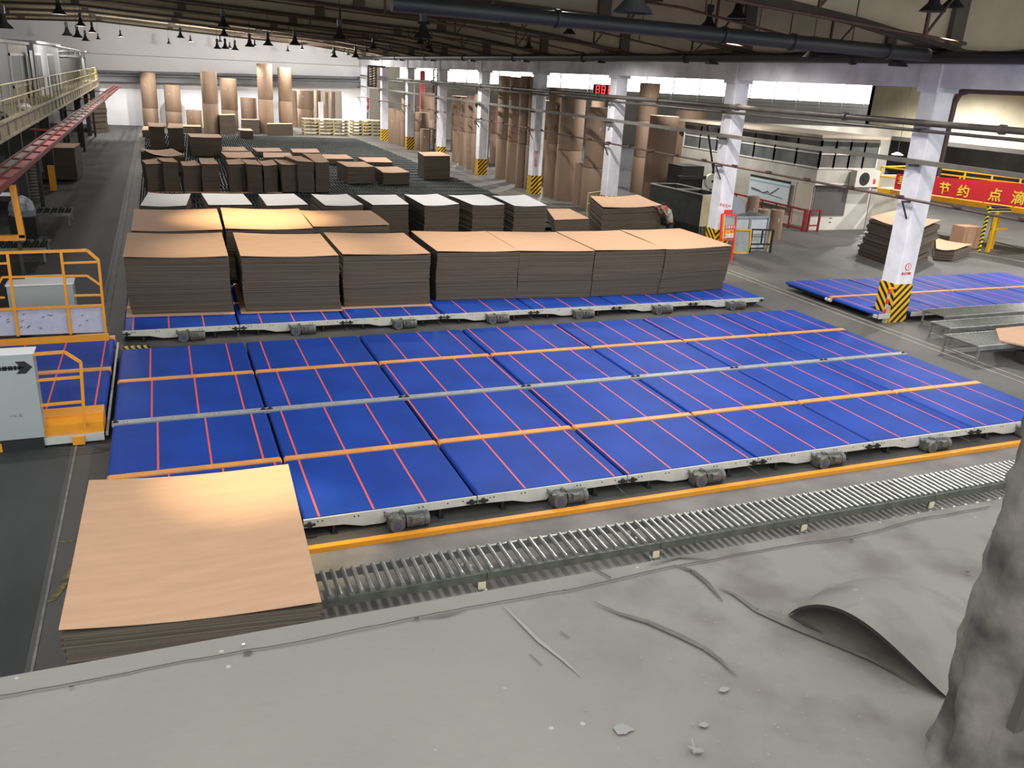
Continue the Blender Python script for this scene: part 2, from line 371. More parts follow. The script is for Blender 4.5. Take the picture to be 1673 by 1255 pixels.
for i in range(34): y = -2 + i * 1.9; b.box(19.9, y, 3.52, 20.0, y + .22, 3.58)
tag(b.build('pipe_clamp_row', rust), 'small rusty clamps sitting on the reddish brown pipe', 'clamp')
# bent down pipe by the right column
P0 = atx(1673, 148, 20.9)
b = MB(); q_ = atx(1620, 149, 21.15); yv = atx(1556, 175, 21.15).y; zq = q_.z; pts = [(21.15, -3, zq), (21.15, yv - .42, zq), (21.15, yv - .14, zq - .08), (21.15, yv - .03, zq - .32), (21.15, yv, 4.1)]
b.tube(pts, .085, 10)
tag(b.build('bent_pipe', pipe_brown, smooth=True), 'brown pipe bending down beside the right hand white column', 'pipe')
# large duct crossing under the roof near the first frame
b = MB(); A = aty(640, 5, 6.7); B_ = aty(1515, 90, 6.7)
b.cyl(A, B_, .155, 14)
for t_ in (.25, .55, .69, .9): P = A.lerp(B_, t_); Q = A.lerp(B_, t_ + .006); b.cyl(P, Q, .19, 14)
for t_ in (.15, .4, .62, .82): P = A.lerp(B_, t_); b.cyl(P, P + Vector((0, 0, 1.6)), .018, 5)
tag(b.build('ventilation_duct', pipe_dark, smooth=True), 'large dark round duct slanting across under the roof to the right column', 'duct')

# ================================================================== LAMPS
def hb(label, loc, s=1.0, cord=1.2):
    t = thing('pendant_lamp', label, 'lamp', loc, 0, 'high bay pendant lamps')
    MB().lathe([(0, .34), (.055, .34), (.07, .30), (.12, .10), (.25, -.04), (.27, -.07), (.255, -.07), (.11, .07), (0, .09)], seg=18).build('lamp_shade', black, t, smooth=True)
    MB().box(-.075, -.075, .34, .075, .075, .56).box(-.085, -.085, .38, .085, .085, .41).box(-.085, -.085, .46, .085, .085, .49).build('ballast_box', dark, t)
    MB().cyl((0, 0, .56), (0, 0, max(.7, (zint(top, loc[0]) - loc[2]) / s)), .012, 5).build('cord', black, t)
    t.scale = (s, s, s); return t
lamp_spots = [
 # u, v, z, scale, label
 (1035, 12, 7.0, 1.0, 'nearest pendant lamp, a wide dark shade cut by the top edge of the photo'),
 (691, 58, 7.1, 1.15, 'dark bell pendant lamp hanging alone under the middle of the roof'),
 (555, 60, 7.1, 1.0, 'square bodied pendant lamp left of the large dark bell lamp'),
 (482, 71, 7.1, 1.1, 'dark pendant lamp just above the upper edge of the back wall by the tall reels'),
 (438, 72, 7.1, 1.1, 'wide shaded pendant lamp second right of the close trio of lamps'),
 (408, 74, 7.1, 1.2, 'dark pendant lamp directly right of the close trio of lamps'),
 (384, 80, 7.0, 1.1, 'rightmost pendant lamp of the close trio before the back wall'),
 (368, 78, 7.0, 1.1, 'middle pendant lamp of the close trio before the back wall'),
 (355, 78, 7.0, 1.1, 'leftmost pendant lamp of the close trio before the back wall'),
 (140, 65, 7.0, 1.1, 'silvery pendant lamp before the back wall, third of the left group'),
 (127, 59, 7.0, 1.1, 'black pendant lamp before the back wall, second of the left group'),
 (110, 56, 7.0, 1.1, 'pale pendant lamp before the back wall, first of the left group'),
 (546, 92, 6.9, 1.1, 'small silvery pendant lamp before the white wall right of the tall reels'),
 (581, 92, 6.9, 1.1, 'small dark pendant lamp near the right end of the white back wall'),
 (6, 42, 6.9, 1.3, 'dark pendant lamp at the left edge above the white cabin'),
 (1325, 90, 7.0, .8, 'small bright topped lamp on the column line beam under the duct'),
]
for (u, v, z, s, lb) in lamp_spots:
    P = atz(u, v, z)
    if P.y > 74: P = aty(u, v, 73 + (u % 7) * .5)
    hb(lb, P, s, .9)
def lit(label, x, y, z, power, size=2.3, blend=.9, col=(1, .87, .68)):
    t = hb(label, (x, y, z), .72 if y > 56 else 1.0, 1.0); o = spot(0, 0, -.09, power, size, blend, col); o.parent = t
    if size == 0: o.data.type = 'POINT'; o.location.z = -.30
    return t

# lit lamps: some over visible light pools, the rest added as fill
lit('lit pendant lamp above the single low pile of cardboard', 2.0, -.1, 7.6, 2600, .50, 1.0, (1, .80, .48))
lit('lit pendant lamp above the three glowing cardboard tops', 3.6, 15.9, 7.9, 4600, .88, 1.0, (1, .80, .50))
for i, (x, y, z, p, s, b) in enumerate([(19.3, 6.6, 8.3, 1500, .75, 1), (19.3, 15.2, 8.3, 3000, .8, 1), (19.2, 32.9, 7.6, 3000, .8, 1), (19.2, 50.5, 7.5, 2500, .9, 1),
     (6.3, 67, 7.6, 4500, .9, 1), (17.0, 75.5, 7.4, 7000, 1.5, 1),
     (3.5, 11.6, 8.3, 1500, .95, .8), (9.0, 11.8, 8.3, 1100, .95, .8), (14, 11.8, 8.3, 500, .95, .8), (4, 20, 8.0, 900, 1.1, .8), (9.5, 19.5, 8.0, 700, 1.1, .8)]):
    lit('lit pendant lamp ' + ['above the chevron column of the right table', 'above the column with the red signboard', 'above the lit chevron column between the tall reels', 'above the orange striped far column', 'above the lit reel before the back wall', 'above the pale pallets', 'added above the left end of the tall stack row', 'added above the middle of the tall stack row', 'added above the right end of the tall stack row', 'added above the left white topped stacks', 'added above the middle white topped stacks'][i], x, y, z, p, s, b, (1, .9, .72))  # those over the tall and white topped stacks are added to brighten them
for i, (x, y, p) in enumerate([(9.5, 3.0, 1100), (16, .5, 750), (9.5, 8.0, 900), (15.5, 10, 650), (11, 24, 800), (4, 30, 400), (14, 35, 800), (5, 44, 500), (15, 50, 1300), (3, 56, 600), (-1.6, 5.5, 600), (-1.2, 22, 500),
     (16.5, 4.5, 650), (17.0, 13.5, 1100), (16.8, 23, 1600), (16.5, 42, 2200), (17, 61, 3000),
     (27, 10, 1900), (33, 18, 2400), (40.2, 14, 6000), (40.2, 27, 6000), (26, 29, 3000), (26, 44, 3500), (26, 60, 4000), (35, 6, 3000)]):
    lit('added wide beam fill lamp ' + ['over the middle of the blue belts', 'over the right end of the front blue row', 'over the second blue row, near its middle', 'over the right half of the loaded row', 'over the brown box shaped stacks', 'over the leaning foursome of stacks', 'over the lone brown box shaped stack', 'over the tall dark pair of stacks', 'left of the slim reels', 'over the far left lanes', 'over the transfer car', 'over the left aisle', 'over the right end of the second blue row', 'over the open end of the loaded belts', 'left of the dark open bin', 'beside the very tall reels', 'before the farthest columns', 'beyond the right hand blue table', 'over the ragged sheet pile', 'before the tan side wall', 'by the corner of the tan side wall', 'behind the winder', 'behind the widest reels', 'behind the slim reels', 'over the yellow platform'][i], x, y, 7.9 if y < 30 else 7.5, p, 2.7, .6, (1, .955, .91))  # invented lamps spread over the hall as fill light
for i, (x, y, p) in enumerate([(-1, 64, 900), (4, 66, 1000), (9, 67, 1100), (13, 68, 1000), (17, 70, 600), (9, 58, 300), (-2.2, 42, 350), (-2.4, 55, 400), (-2.0, 28, 160), (6.5, 88, 7000), (12, 88, 7000)]):
    lit('added bare rimmed fill lamp ' + ['at the left before the back wall', 'before the wall by the two left reels', 'before the wall over the middle reels', 'before the store opening', 'before the small red wall sign', 'over the farthest lanes', 'over the far mezzanine', 'over the farther mezzanine container', 'over the white cabin', 'inside the store, left', 'inside the store, right'][i], x, y, 7.45, p, 0, .3, (1, .95, .90))  # added lamps that lift the back wall, mezzanine and store
for i, (x, p) in enumerate([(-3, 1900), (2.5, 2000), (7.5, 1900), (12.5, 1800), (18, 2200)]):
    lit('added down facing fill lamp nearest the back wall, ' + ['by the left aisle end', 'by the two left reels', 'by the square looking short reel', 'by the store opening', 'by the small red wall sign'][i], x, 73.2, 7.3, p, 2.15, .25, (1, .97, .92))  # extra spots put in to brighten the lower back wall

# ================================================================== BELT CONVEYORS
BZ = .28
def belt_mb(x0, x1, y0, y1, phase, r=.05):
    b = MB(); zc = BZ - r
    prof_ = [(x0 + r - r*math.sin(a), zc + r*math.cos(a)) for a in [i*math.pi/8 for i in range(9)]]
    prof_ += [(x1 - r + r*math.sin(a), zc - r*math.cos(a)) for a in [i*math.pi/8 for i in range(9)]]
    b.prism(prof_, y0, y1, 'y', 0)
    x = x0 + (phase % .755)
    while x < x1 - .012:
        if x > x0 + .012: b.box(x - .015, y0, BZ - .0005, x + .015, y1, BZ + .0022, 1)
        x += .755
    return b
def make_module(w=2.5, motor=True, ph=(0, 0), label='', group='', flange=False, parts=True, near=True):
    t = thing('belt_conveyor', label, 'conveyor', group=group)
    g = .018
    if near: belt_mb(g, w - g, .05, 1.92, ph[0]).build('belt', [belt_blue, pink], t, smooth=False)
    belt_mb(g, w - g, 2.08, 4.0, ph[1]).build('belt', [belt_blue, pink], t)
    cs = MB().prism([(g, BZ - .10), (g, BZ - .005), (g + .03, BZ + .018), (w - g - .03, BZ + .018), (w - g, BZ - .005), (w - g, BZ - .10)], 1.935, 2.065, 'y')
    cs.build('center_strip', orange, t)
    if near:
        fr = MB()
        if flange:
            fr.box(0.004, -.12, BZ - .05, w - .004, .035, BZ + .004)
            for x in (.18, .24, .62, .68, .95, 1.22, 1.28, 1.62, 1.70, 2.02, 2.3): fr.cyl((x, -.05, BZ + .002), (x, -.05, BZ + .0065), .012, 8, mi=1)
            for x in (.06, w - .06): fr.box(x - .05, -.07, BZ, x + .05, -.03, BZ + .012, 1).cyl((x, -.05, BZ), (x, -.05, BZ + .03), .03, 8, mi=1)
            fr.build('front_rail', [rail_grey, black], t)
        else:
            p_ = [(.01, BZ), (.01, .16), (.55, .135), (.82, .07), (1.12, .07), (1.2, .16), (w - .01, .16), (w - .01, BZ)]
            fr.prism(p_, 0, .03, 'y')
            for x in (.2, .26, .7, .76, 1.12, 1.62, 1.68, 2.05, 2.28): fr.cyl((x, -.003, BZ - .045), (x, .002, BZ - .045), .012, 8, mi=1)
            fr.build('front_rail', [rail_white, black], t)
            for x in (.09, w - .09):
                MB().box(x - .075, -.035, BZ - .085, x + .075, 0, BZ - .06).cyl((x, -.05, BZ - .073), (x, 0, BZ - .073), .035, 8).box(x - .02, -.04, BZ - .11, x + .02, 0, BZ - .03).build('belt_tensioner', black, t)
    un = MB().box(.02, .3, .0, w - .02, .36, .17).box(.02, 3.7, .0, w - .02, 3.76, .17).box(.03, .04, .14, w - .03, 3.99, .165)
    un.build('underframe', black, t)
    if not flange and near:
        for x in (.42, 1.95): MB().box(x - .02, .03, 0, x + .02, .08, .17).box(x - .05, -.02, 0, x + .05, .12, .012).build('foot', black, t)
    if motor and near:
        mt = MB().box(1.15, -.16, .03, 1.38, .0, .21).cyl((1.26, -.22, .115), (1.26, .0, .115), .108, 16).cyl((1.15, -.02, .20), (1.15, -.09, .20), .04, 10).cyl((1.36, -.02, .22), (1.36, -.08, .22), .035, 10).build('gearbox', motor_grey, t, smooth=True)
        c = MB().cyl((1.36, -.08, .11), (1.40, -.08, .11), .05, 12).cyl((1.40, -.10, .12), (1.66, -.10, .12), .092, 16)
        for a in range(14):
            th = a*math.pi/7; c.box(0, 0, 0, 0, 0, 0) if False else c.bar((1.41, -.10 + .098*math.cos(th), .12 + .098*math.sin(th)), (1.65, -.10 + .098*math.cos(th), .12 + .098*math.sin(th)), .009)
        c.box(1.46, -.235, .12, 1.57, -.17, .21)
        c.build('motor_housing', motor_grey, mt, smooth=False)
        MB().lathe([(.0, 0), (.10, 0), (.106, .012), (.106, .07), (0, .075)], seg=16).build('fan_cover', motor_grey, mt, loc=(1.66, -.10, .12), smooth=True).rotation_euler = (0, math.pi/2, 0)
        MB().cyl((1.26, -.232, .115), (1.26, -.22, .115), .05, 12).build('name_plate', mat('motor_badge', (.06, .07, .16), .4), mt)
    return t
PH = {'F': ([.08, .21, .78-.02, .04, .47, .66, .34], [.69, .21, .78, .04, .50, .66, .40]),
      'R': ([.60, .40, .10, .40, .36, .25, .65], [.57, .30, .62, .15, .45, .05, .5]),
      'A': ([.2, .5, .1, .6, .35, .7, .3], [.2, .5, .1, .6, .35, .7, .3])}
where = ['at the left end', 'second from the left end', 'third from the left end', 'in the middle', 'third from the right end', 'second from the right end', 'at the right end']
rowname = {'F': 'front row', 'R': 'second row', 'A': 'loaded row'}
for key, y0, fl_ in (('F', 0, False), ('R', 4.19, True), ('A', 9.57, False)):
    for i in range(7):
        L_ = 'blue belt bed with pink lines, %s of the %s' % (where[i], rowname[key])
        t = make_module(2.5, not fl_, (PH[key][0][i], PH[key][1][i]), L_, 'blue belt conveyor beds of the ' + rowname[key], fl_)
        t.location = (2.5 * i, y0, 0)
# second loaded row and its plain conveyor
MB_ = None
t = thing('conveyor_bed', 'dark conveyor bed under the second row of cardboard stacks', 'conveyor', (0, 13.95, 0))
MB().box(0, 0, .16, 8.2, 3.6, .28).build('bed', lane_dark, t)
for x in (.3, 4, 7.8): MB().box(x, .1, 0, x + .08, 3.5, .16).build('leg', black, t)
# right hand table
RL = ['right hand blue table, leftmost bed with an orange middle strip', 'right hand blue table, bed just right of the chevron column', 'right hand blue table, bed by the right edge of the photo', 'right hand blue table, bed running out of the photo']
t = thing('belt_conveyor', 'narrow left end bed of the right hand blue table, beside the chevron column', 'conveyor', (19.72, 7.24, 0))
belt_mb(.018, 2.48, 2.08, 4.1, .3).build('belt', [belt_blue, pink], t)
bb = belt_mb(.018, 2.48, .80, 1.92, .2); b2 = belt_mb(.018, .42, .05, .79, .2); n0 = len(bb.v); bb.v += b2.v; bb.f += [tuple(i + n0 for i in f) for f in b2.f]; bb.mi += b2.mi
bb.build('belt', [belt_blue, pink], t)
MB().box(.02, 1.935, BZ - .1, 2.48, 2.065, BZ + .018).build('center_strip', orange, t)
MB().box(0, 0, .14, .42, .03, BZ).build('front_rail', rail_white, t)
MB().box(.1, 2.2, 0, 2.4, 2.26, .17).box(.05, 2.1, .14, 2.45, 4.0, .165).box(.05, .1, .0, .4, .16, .2).build('underframe', black, t)
MB().cyl((-.05, 1.9, .2), (-.05, 1.99, .2), .05, 10).cyl((-.05, 2.04, .2), (-.05, 2.12, .2), .05, 10).box(-.08, .05, .16, .0, .15, .25).build('end_bracket', rail_white, t)
for i in range(3):
    t = make_module(2.5, True, (.3 + .2 * i, .1 + .3 * i), RL[i + 1], 'beds of the right hand blue table')
    t.location = (22.22 + 2.5 * i, 7.24, 0)
t = thing('belt_conveyor', 'short belt bed directly right of the chevron column', 'conveyor', (20.95, 7.24, 0))
belt_mb(.018, 1.25, .05, .79, .4).build('belt', [belt_blue, pink], t)
MB().box(0, 0, .16, 1.26, .03, BZ).build('front_rail', rail_white, t)
MB().box(.1, .2, 0, 1.2, .26, .16).build('underframe', black, t)

# orange floor guide rail in front
t = thing('guide_rail', 'long orange angle rail on the floor before the front blue row', 'rail', (2.2, -.42, 0))
MB().box(0, .02, 0, 15.8, .14, .05).build('rail_top', orange2, t)
MB().box(0, 0, 0, 15.8, .02, .075).build('rail_lip', orange2, t)
# slightly darker floor slab under the blue rows
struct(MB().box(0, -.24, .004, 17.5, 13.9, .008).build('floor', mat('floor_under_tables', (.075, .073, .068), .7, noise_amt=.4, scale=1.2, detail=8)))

# roller conveyor in front
rail_olive = mat('rail_olive', (.13, .135, .11), .5, .3, noise_amt=.4, scale=5)
def roller_section(n, L=2.5, wdt=.62, label=''):
    t = thing('roller_conveyor', label, 'conveyor', group='front roller conveyor sections')
    MB().box(0, 0, .17, L - .01, .035, .25).box(0, -.02, .16, L - .01, .035, .175).build('side_rail', rail_olive, t)
    MB().box(0, wdt - .035, .14, L - .01, wdt, .255).build('side_rail', galv2, t)
    p = L / n
    for i in range(n):
        x = p * (i + .5); MB().cyl((0, .03, 0), (0, wdt - .03, 0), .031, 10).build('roller', galv, t, loc=(x, 0, .262), smooth=True)
    for yy in (0.0, wdt - .04): MB().box(L - .10, yy, 0, L - .04, yy + .04, .14).box(L - .14, yy - .03, 0, L, yy + .07, .015).build('leg', galv2, t)
    MB().box(L - .13, -.035, .05, L - .03, -.022, .15).build('foot_plate', bin_cream, t)
    return t
seclab = ['beginning beside the low cardboard pile', 'second after the low cardboard pile', 'below the second gear motor', 'in the middle of its run', 'right of the middle of its run', 'near the rough post', 'last before the photo right edge']
for i in range(7):
    n = 20 if i == 0 else (17 if i == 1 else 22)
    t = roller_section(n, label='low steel roller conveyor section along the orange rail, ' + seclab[i])
    t.location = (-.35 + 2.5 * (i + 1) - .18, -1.88, 0)
# floor tray beneath with rollers (dark lower deck)
t = MB()
for i in range(60): t.cyl((2.5 + .25 * i, -2.40, .07), (2.5 + .25 * i, -2.02, .07), .03, 6)
tray = tag(MB().box(2.3, -2.45, 0.004, 17.5, -1.97, .03).build('lower_tray', lane_dark), 'dark low tray lying beside the front roller conveyor', 'tray')
o = t.build('tray_slat', galv2, tray, smooth=True); o['kind'] = 'stuff'

# right hand roller conveyors
def rect_rollers(label, x0, x1, y0, y1, z=.45, pitch=.12, dark_=False, lip=None, leg=True):
    t = thing('roller_conveyor', label, 'conveyor', (x0, y0, 0), group='right hand roller conveyors')
    Lx = x1 - x0; Ly = y1 - y0
    MB().box(0, 0, z - .12, Lx, .04, z).build('side_rail', galv2 if not dark_ else lane_dark, t)
    MB().box(0, Ly - .04, z - .12, Lx, Ly, z).build('side_rail', galv2 if not dark_ else lane_dark, t)
    r = MB(); k = int(Lx / pitch)
    for i in range(k): r.cyl((pitch*(i + .5), .04, z - .02), (pitch*(i + .5), Ly - .04, z - .02), .026, 7)
    o = r.build('rollers', galv, t, smooth=True); o['kind'] = 'stuff'
    xx = .05
    while leg and xx < Lx:
        MB().box(xx, .0, 0, xx + .04, .04, z - .12).box(xx, Ly - .04, 0, xx + .04, Ly, z - .12).box(xx, .04, .1, xx + .03, Ly - .04, .13).build('leg_frame', galv2, t); xx += 1.9
    return t
rect_rollers('shiny roller conveyor right behind the chevron column foot', 21.0, 28, 6.15, 6.95)
rect_rollers('middle one of three roller conveyors right of the chevron column', 20.1, 28, 5.15, 5.85)
rect_rollers('nearest of three roller conveyors right of the chevron column, carrying tan sheets', 19.4, 28, 3.7, 4.75)
t = thing('sheet_pile', 'low pile of tan sheets on black trestles by the photo right edge', 'pile', (20.35, 3.0, 0))
MB().box(.3, -.1, 0, 3.2, .6, .30).build('trestle', black, t)
MB().prism([(0, .9), (.9, 1.75), (5, 1.9), (5, -1.0), (.75, -.55)], .46, .50, 'z').build('top_sheet', card_top, t)

# ================================================================== CARDBOARD STACKS
def stack(label, fl, fr, bl, br, z0, z1, side=None, topm=None, n=None, lean=(0, 0), jit=.006, warp=.012, base=None, group='cardboard stacks', name='cardboard_stack', dz=None):
    side = side or card_side; topm = topm or card_top
    c = (Vector(fl) + Vector(fr) + Vector(bl) + Vector(br)) / 4
    P = [Vector((p[0] - c.x, p[1] - c.y, 0)) for p in (fl, fr, br, bl)]
    t = thing(name, label, 'stack', (c.x, c.y, z0), group=group)
    hgt = z1 - z0; n = n or max(6, int(hgt / .045)); rnd = random.Random(label)
    b = MB(); ph = rnd.random() * 6
    for i in range(n):
        za, zb = hgt * i / n, hgt * (i + 1) / n - .004; s = (i + .5) / n
        jx, jy = rnd.uniform(-jit, jit), rnd.uniform(-jit, jit)
        lx = lean[0] * (1 - s) ** 1.6 + .012 * math.sin(ph + s * 7); ly = lean[1] * (1 - s) ** 1.6
        q = [(p.x + jx + lx, p.y + jy + ly) for p in P]
        b.prism(q, za, zb, 'z')
    b.build('sheet_block', side, t)
    # warped top sheet
    tb = MB(); N = 7; g0 = []
    for lay in (0, 1):
        for i in range(N + 1):
            for j in range(N + 1):
                u, v = i / N, j / N
                p = P[0].lerp(P[1], u).lerp(P[3].lerp(P[2], u), v)
                w = warp * (math.sin(ph + u * 5) * .5 + math.cos(ph + v * 4) * .5 + ((2*u - 1) ** 2) * 1.2)
                tb.v.append((p.x * 1.004, p.y * 1.004, hgt + .012 + w + warp - (.008 if lay == 0 else 0)))
    M_ = (N + 1) ** 2
    for i in range(N):
        for j in range(N):
            a = i * (N + 1) + j; tb.f.append((a, a + 1, a + N + 2, a + N + 1)); tb.mi.append(0)
            a += M_; tb.f.append((a, a + N + 1, a + N + 2, a + 1)); tb.mi.append(0)
    for i in range(N):
        for (a, bb) in ((i * (N + 1), (i + 1) * (N + 1)), (i * (N + 1) + N, (i + 1) * (N + 1) + N), (i, i + 1), (N * (N + 1) + i, N * (N + 1) + i + 1)):
            tb.f.append((a, bb, bb + M_, a + M_)); tb.mi.append(0)
    tb.build('top_sheet', topm, t, smooth=False)
    if base:
        e = base; MB().prism([(P[0].x - e, P[0].y - e), (P[1].x + e, P[1].y - e), (P[2].x + e, P[2].y + e), (P[3].x - e, P[3].y + e)], -.012, 0, 'z').build('base_sheet', card_top, t)
    return t
def Z(p, z): return atz(p[0], p[1], z)
# row on the loaded belts (front faces at y ~ 10.6)
SR = [('leftmost tall cardboard stack of the front row on blue belts', (201.3, 422.5), (372.7, 421), (208.8, 383.8), (362, 383.3), 1.66, (.05, .1)),
      ('second tall cardboard stack from the left of the front row on blue belts', (393.3, 421), (552.8, 419.7), (380.8, 383.3), (522.6, 385.3), 1.65, (.05, .05)),
      ('third tall cardboard stack from the left of the front row on blue belts', (560, 418.5), (703, 416.4), (528.9, 382.8), (659, 382.8), 1.63, (.03, .1)),
      ('middle tall cardboard stack of the front row, right of the dark gap', (714, 413.4), (848.5, 412), (671.6, 380.3), (793.3, 380), 1.61, (.02, .1)),
      ('third tall cardboard stack from the right of the front row on blue belts', (849.5, 412.5), (971.6, 412), (795, 380), (907.6, 380.8), 1.60, (0, .1)),
      ('second tall cardboard stack from the right of the front row on blue belts', (973, 411.5), (1087.2, 409), (909, 380.5), (1011.3, 377.8), 1.60, (0, .1)),
      ('rightmost tall cardboard stack of the front row, ending at the open blue belt', (1089, 409), (1195.3, 403.6), (1013, 377.6), (1110.5, 375.7), 1.61, (-.05, .1))]
for lb, fl, fr, bl, br, z1, ln in SR:
    stack(lb, Z(fl, z1), Z(fr, z1), Z(bl, z1), Z(br, z1), BZ + .014, z1, lean=ln, n=46, base=.07 if fl[0] < 700 else .0, jit=.009, warp=.015, group='tall cardboard stacks of the front row')
z = 1.68
BR = [('left one of three stacks with glowing tan tops behind the front row', (215, 378.8), (363.7, 377.8), (220, 344.4), (354.4, 344.4)),
      ('middle one of three stacks with glowing tan tops behind the front row', (368.7, 377), (511.3, 375.7), (360.7, 343), (487.5, 343.9)),
      ('right one of three stacks with glowing tan tops, before the white topped row', (512, 372.5), (636.4, 369.5), (490, 345.6), (605.5, 346.1))]
for lb, fl, fr, bl, br in BR:
    stack(lb, Z(fl, z), Z(fr, z), Z(bl, z), Z(br, z), .30, z, n=34, jit=.012, warp=.02, group='stacks with glowing tan tops')
# white topped row
z = 1.7
WR = [((229.6, 337.6), (304.2, 338), (243, 317.2), (311.7, 319.3)), ((341, 337), (412, 336), (329.3, 317.3), (397, 318)), ((436, 337.6), (503.3, 336), (422.2, 318.5), (480, 318)),
      ((531.4, 338), (593, 336.3), (508.8, 319.8), (566.6, 319.3)), ((608.8, 336.8), (667.8, 335.6), (582.9, 320), (646.4, 319.3)), ((693.4, 337.6), (750, 334.8), (660.3, 319.8), (714.2, 319.3)),
      ((772, 336.3), (824.2, 335.6), (731.8, 320.5), (787, 319.8)), ((839.8, 337.6), (893.3, 337.6), (804.6, 321.8), (857.3, 320.5))]
ordn = ['leftmost', 'second from the left', 'third from the left', 'fourth from the left', 'fourth from the right', 'third from the right', 'second from the right', 'rightmost']
for nm, (fl, fr, bl, br) in zip(ordn, WR):
    stack('cardboard stack topped by a white sheet, %s of the white topped row' % nm, Z(fl, z), Z(fr, z), Z(bl, z), Z(br, z), .30, z, topm=white_sheet, n=26, jit=.02, warp=.015, group='white topped cardboard stacks')
t = thing('conveyor_bed', 'dark conveyor bed under the white topped stacks', 'conveyor', (0, 18.0, 0))
MB().box(0, 0, .16, 14.5, 3.3, .28).build('bed', lane_dark, t)
for x in (.3, 5, 10, 14.2): MB().box(x, .1, 0, x + .08, 3.2, .16).build('leg', black, t)
stack('low brown stack slumped sideways, right of the white topped row', Z((906, 360.7), 1.0), Z((962.8, 358.7), 1.0), Z((893, 342), 1.0), Z((930, 342), 1.0), .02, 1.0, lean=(.35, 0), n=20)
stack('wide brown stack with overhanging top beside the bending person', Z((985, 341.8), 1.45), Z((1081.6, 338), 1.45), Z((964, 324), 1.45), Z((1041.4, 321.8), 1.45), .02, 1.45, n=24, jit=.02, warp=.03, lean=(.1, .1))
stack('single low wide pile of cardboard in the foreground, bright spot on its top', (-.07, -2.9), (2.22, -3.17), (0, .12), (2.33, -.06), .16, 1.09, n=26, jit=.02, warp=.022, lean=(.04, .12), group=None)
t = thing('pile_dolly', 'dark low dolly under the foreground cardboard pile', 'dolly', (0, -3.0, 0))
MB().box(.05, .1, .06, 2.2, 2.7, .155).build('deck', dark, t)
for (x, y) in ((.2, .3), (1.95, .3), (.2, 2.4), (1.95, 2.4)): MB().cyl((x, y, .05), (x + .05, y, .05), .05, 10).build('wheel', black, t)

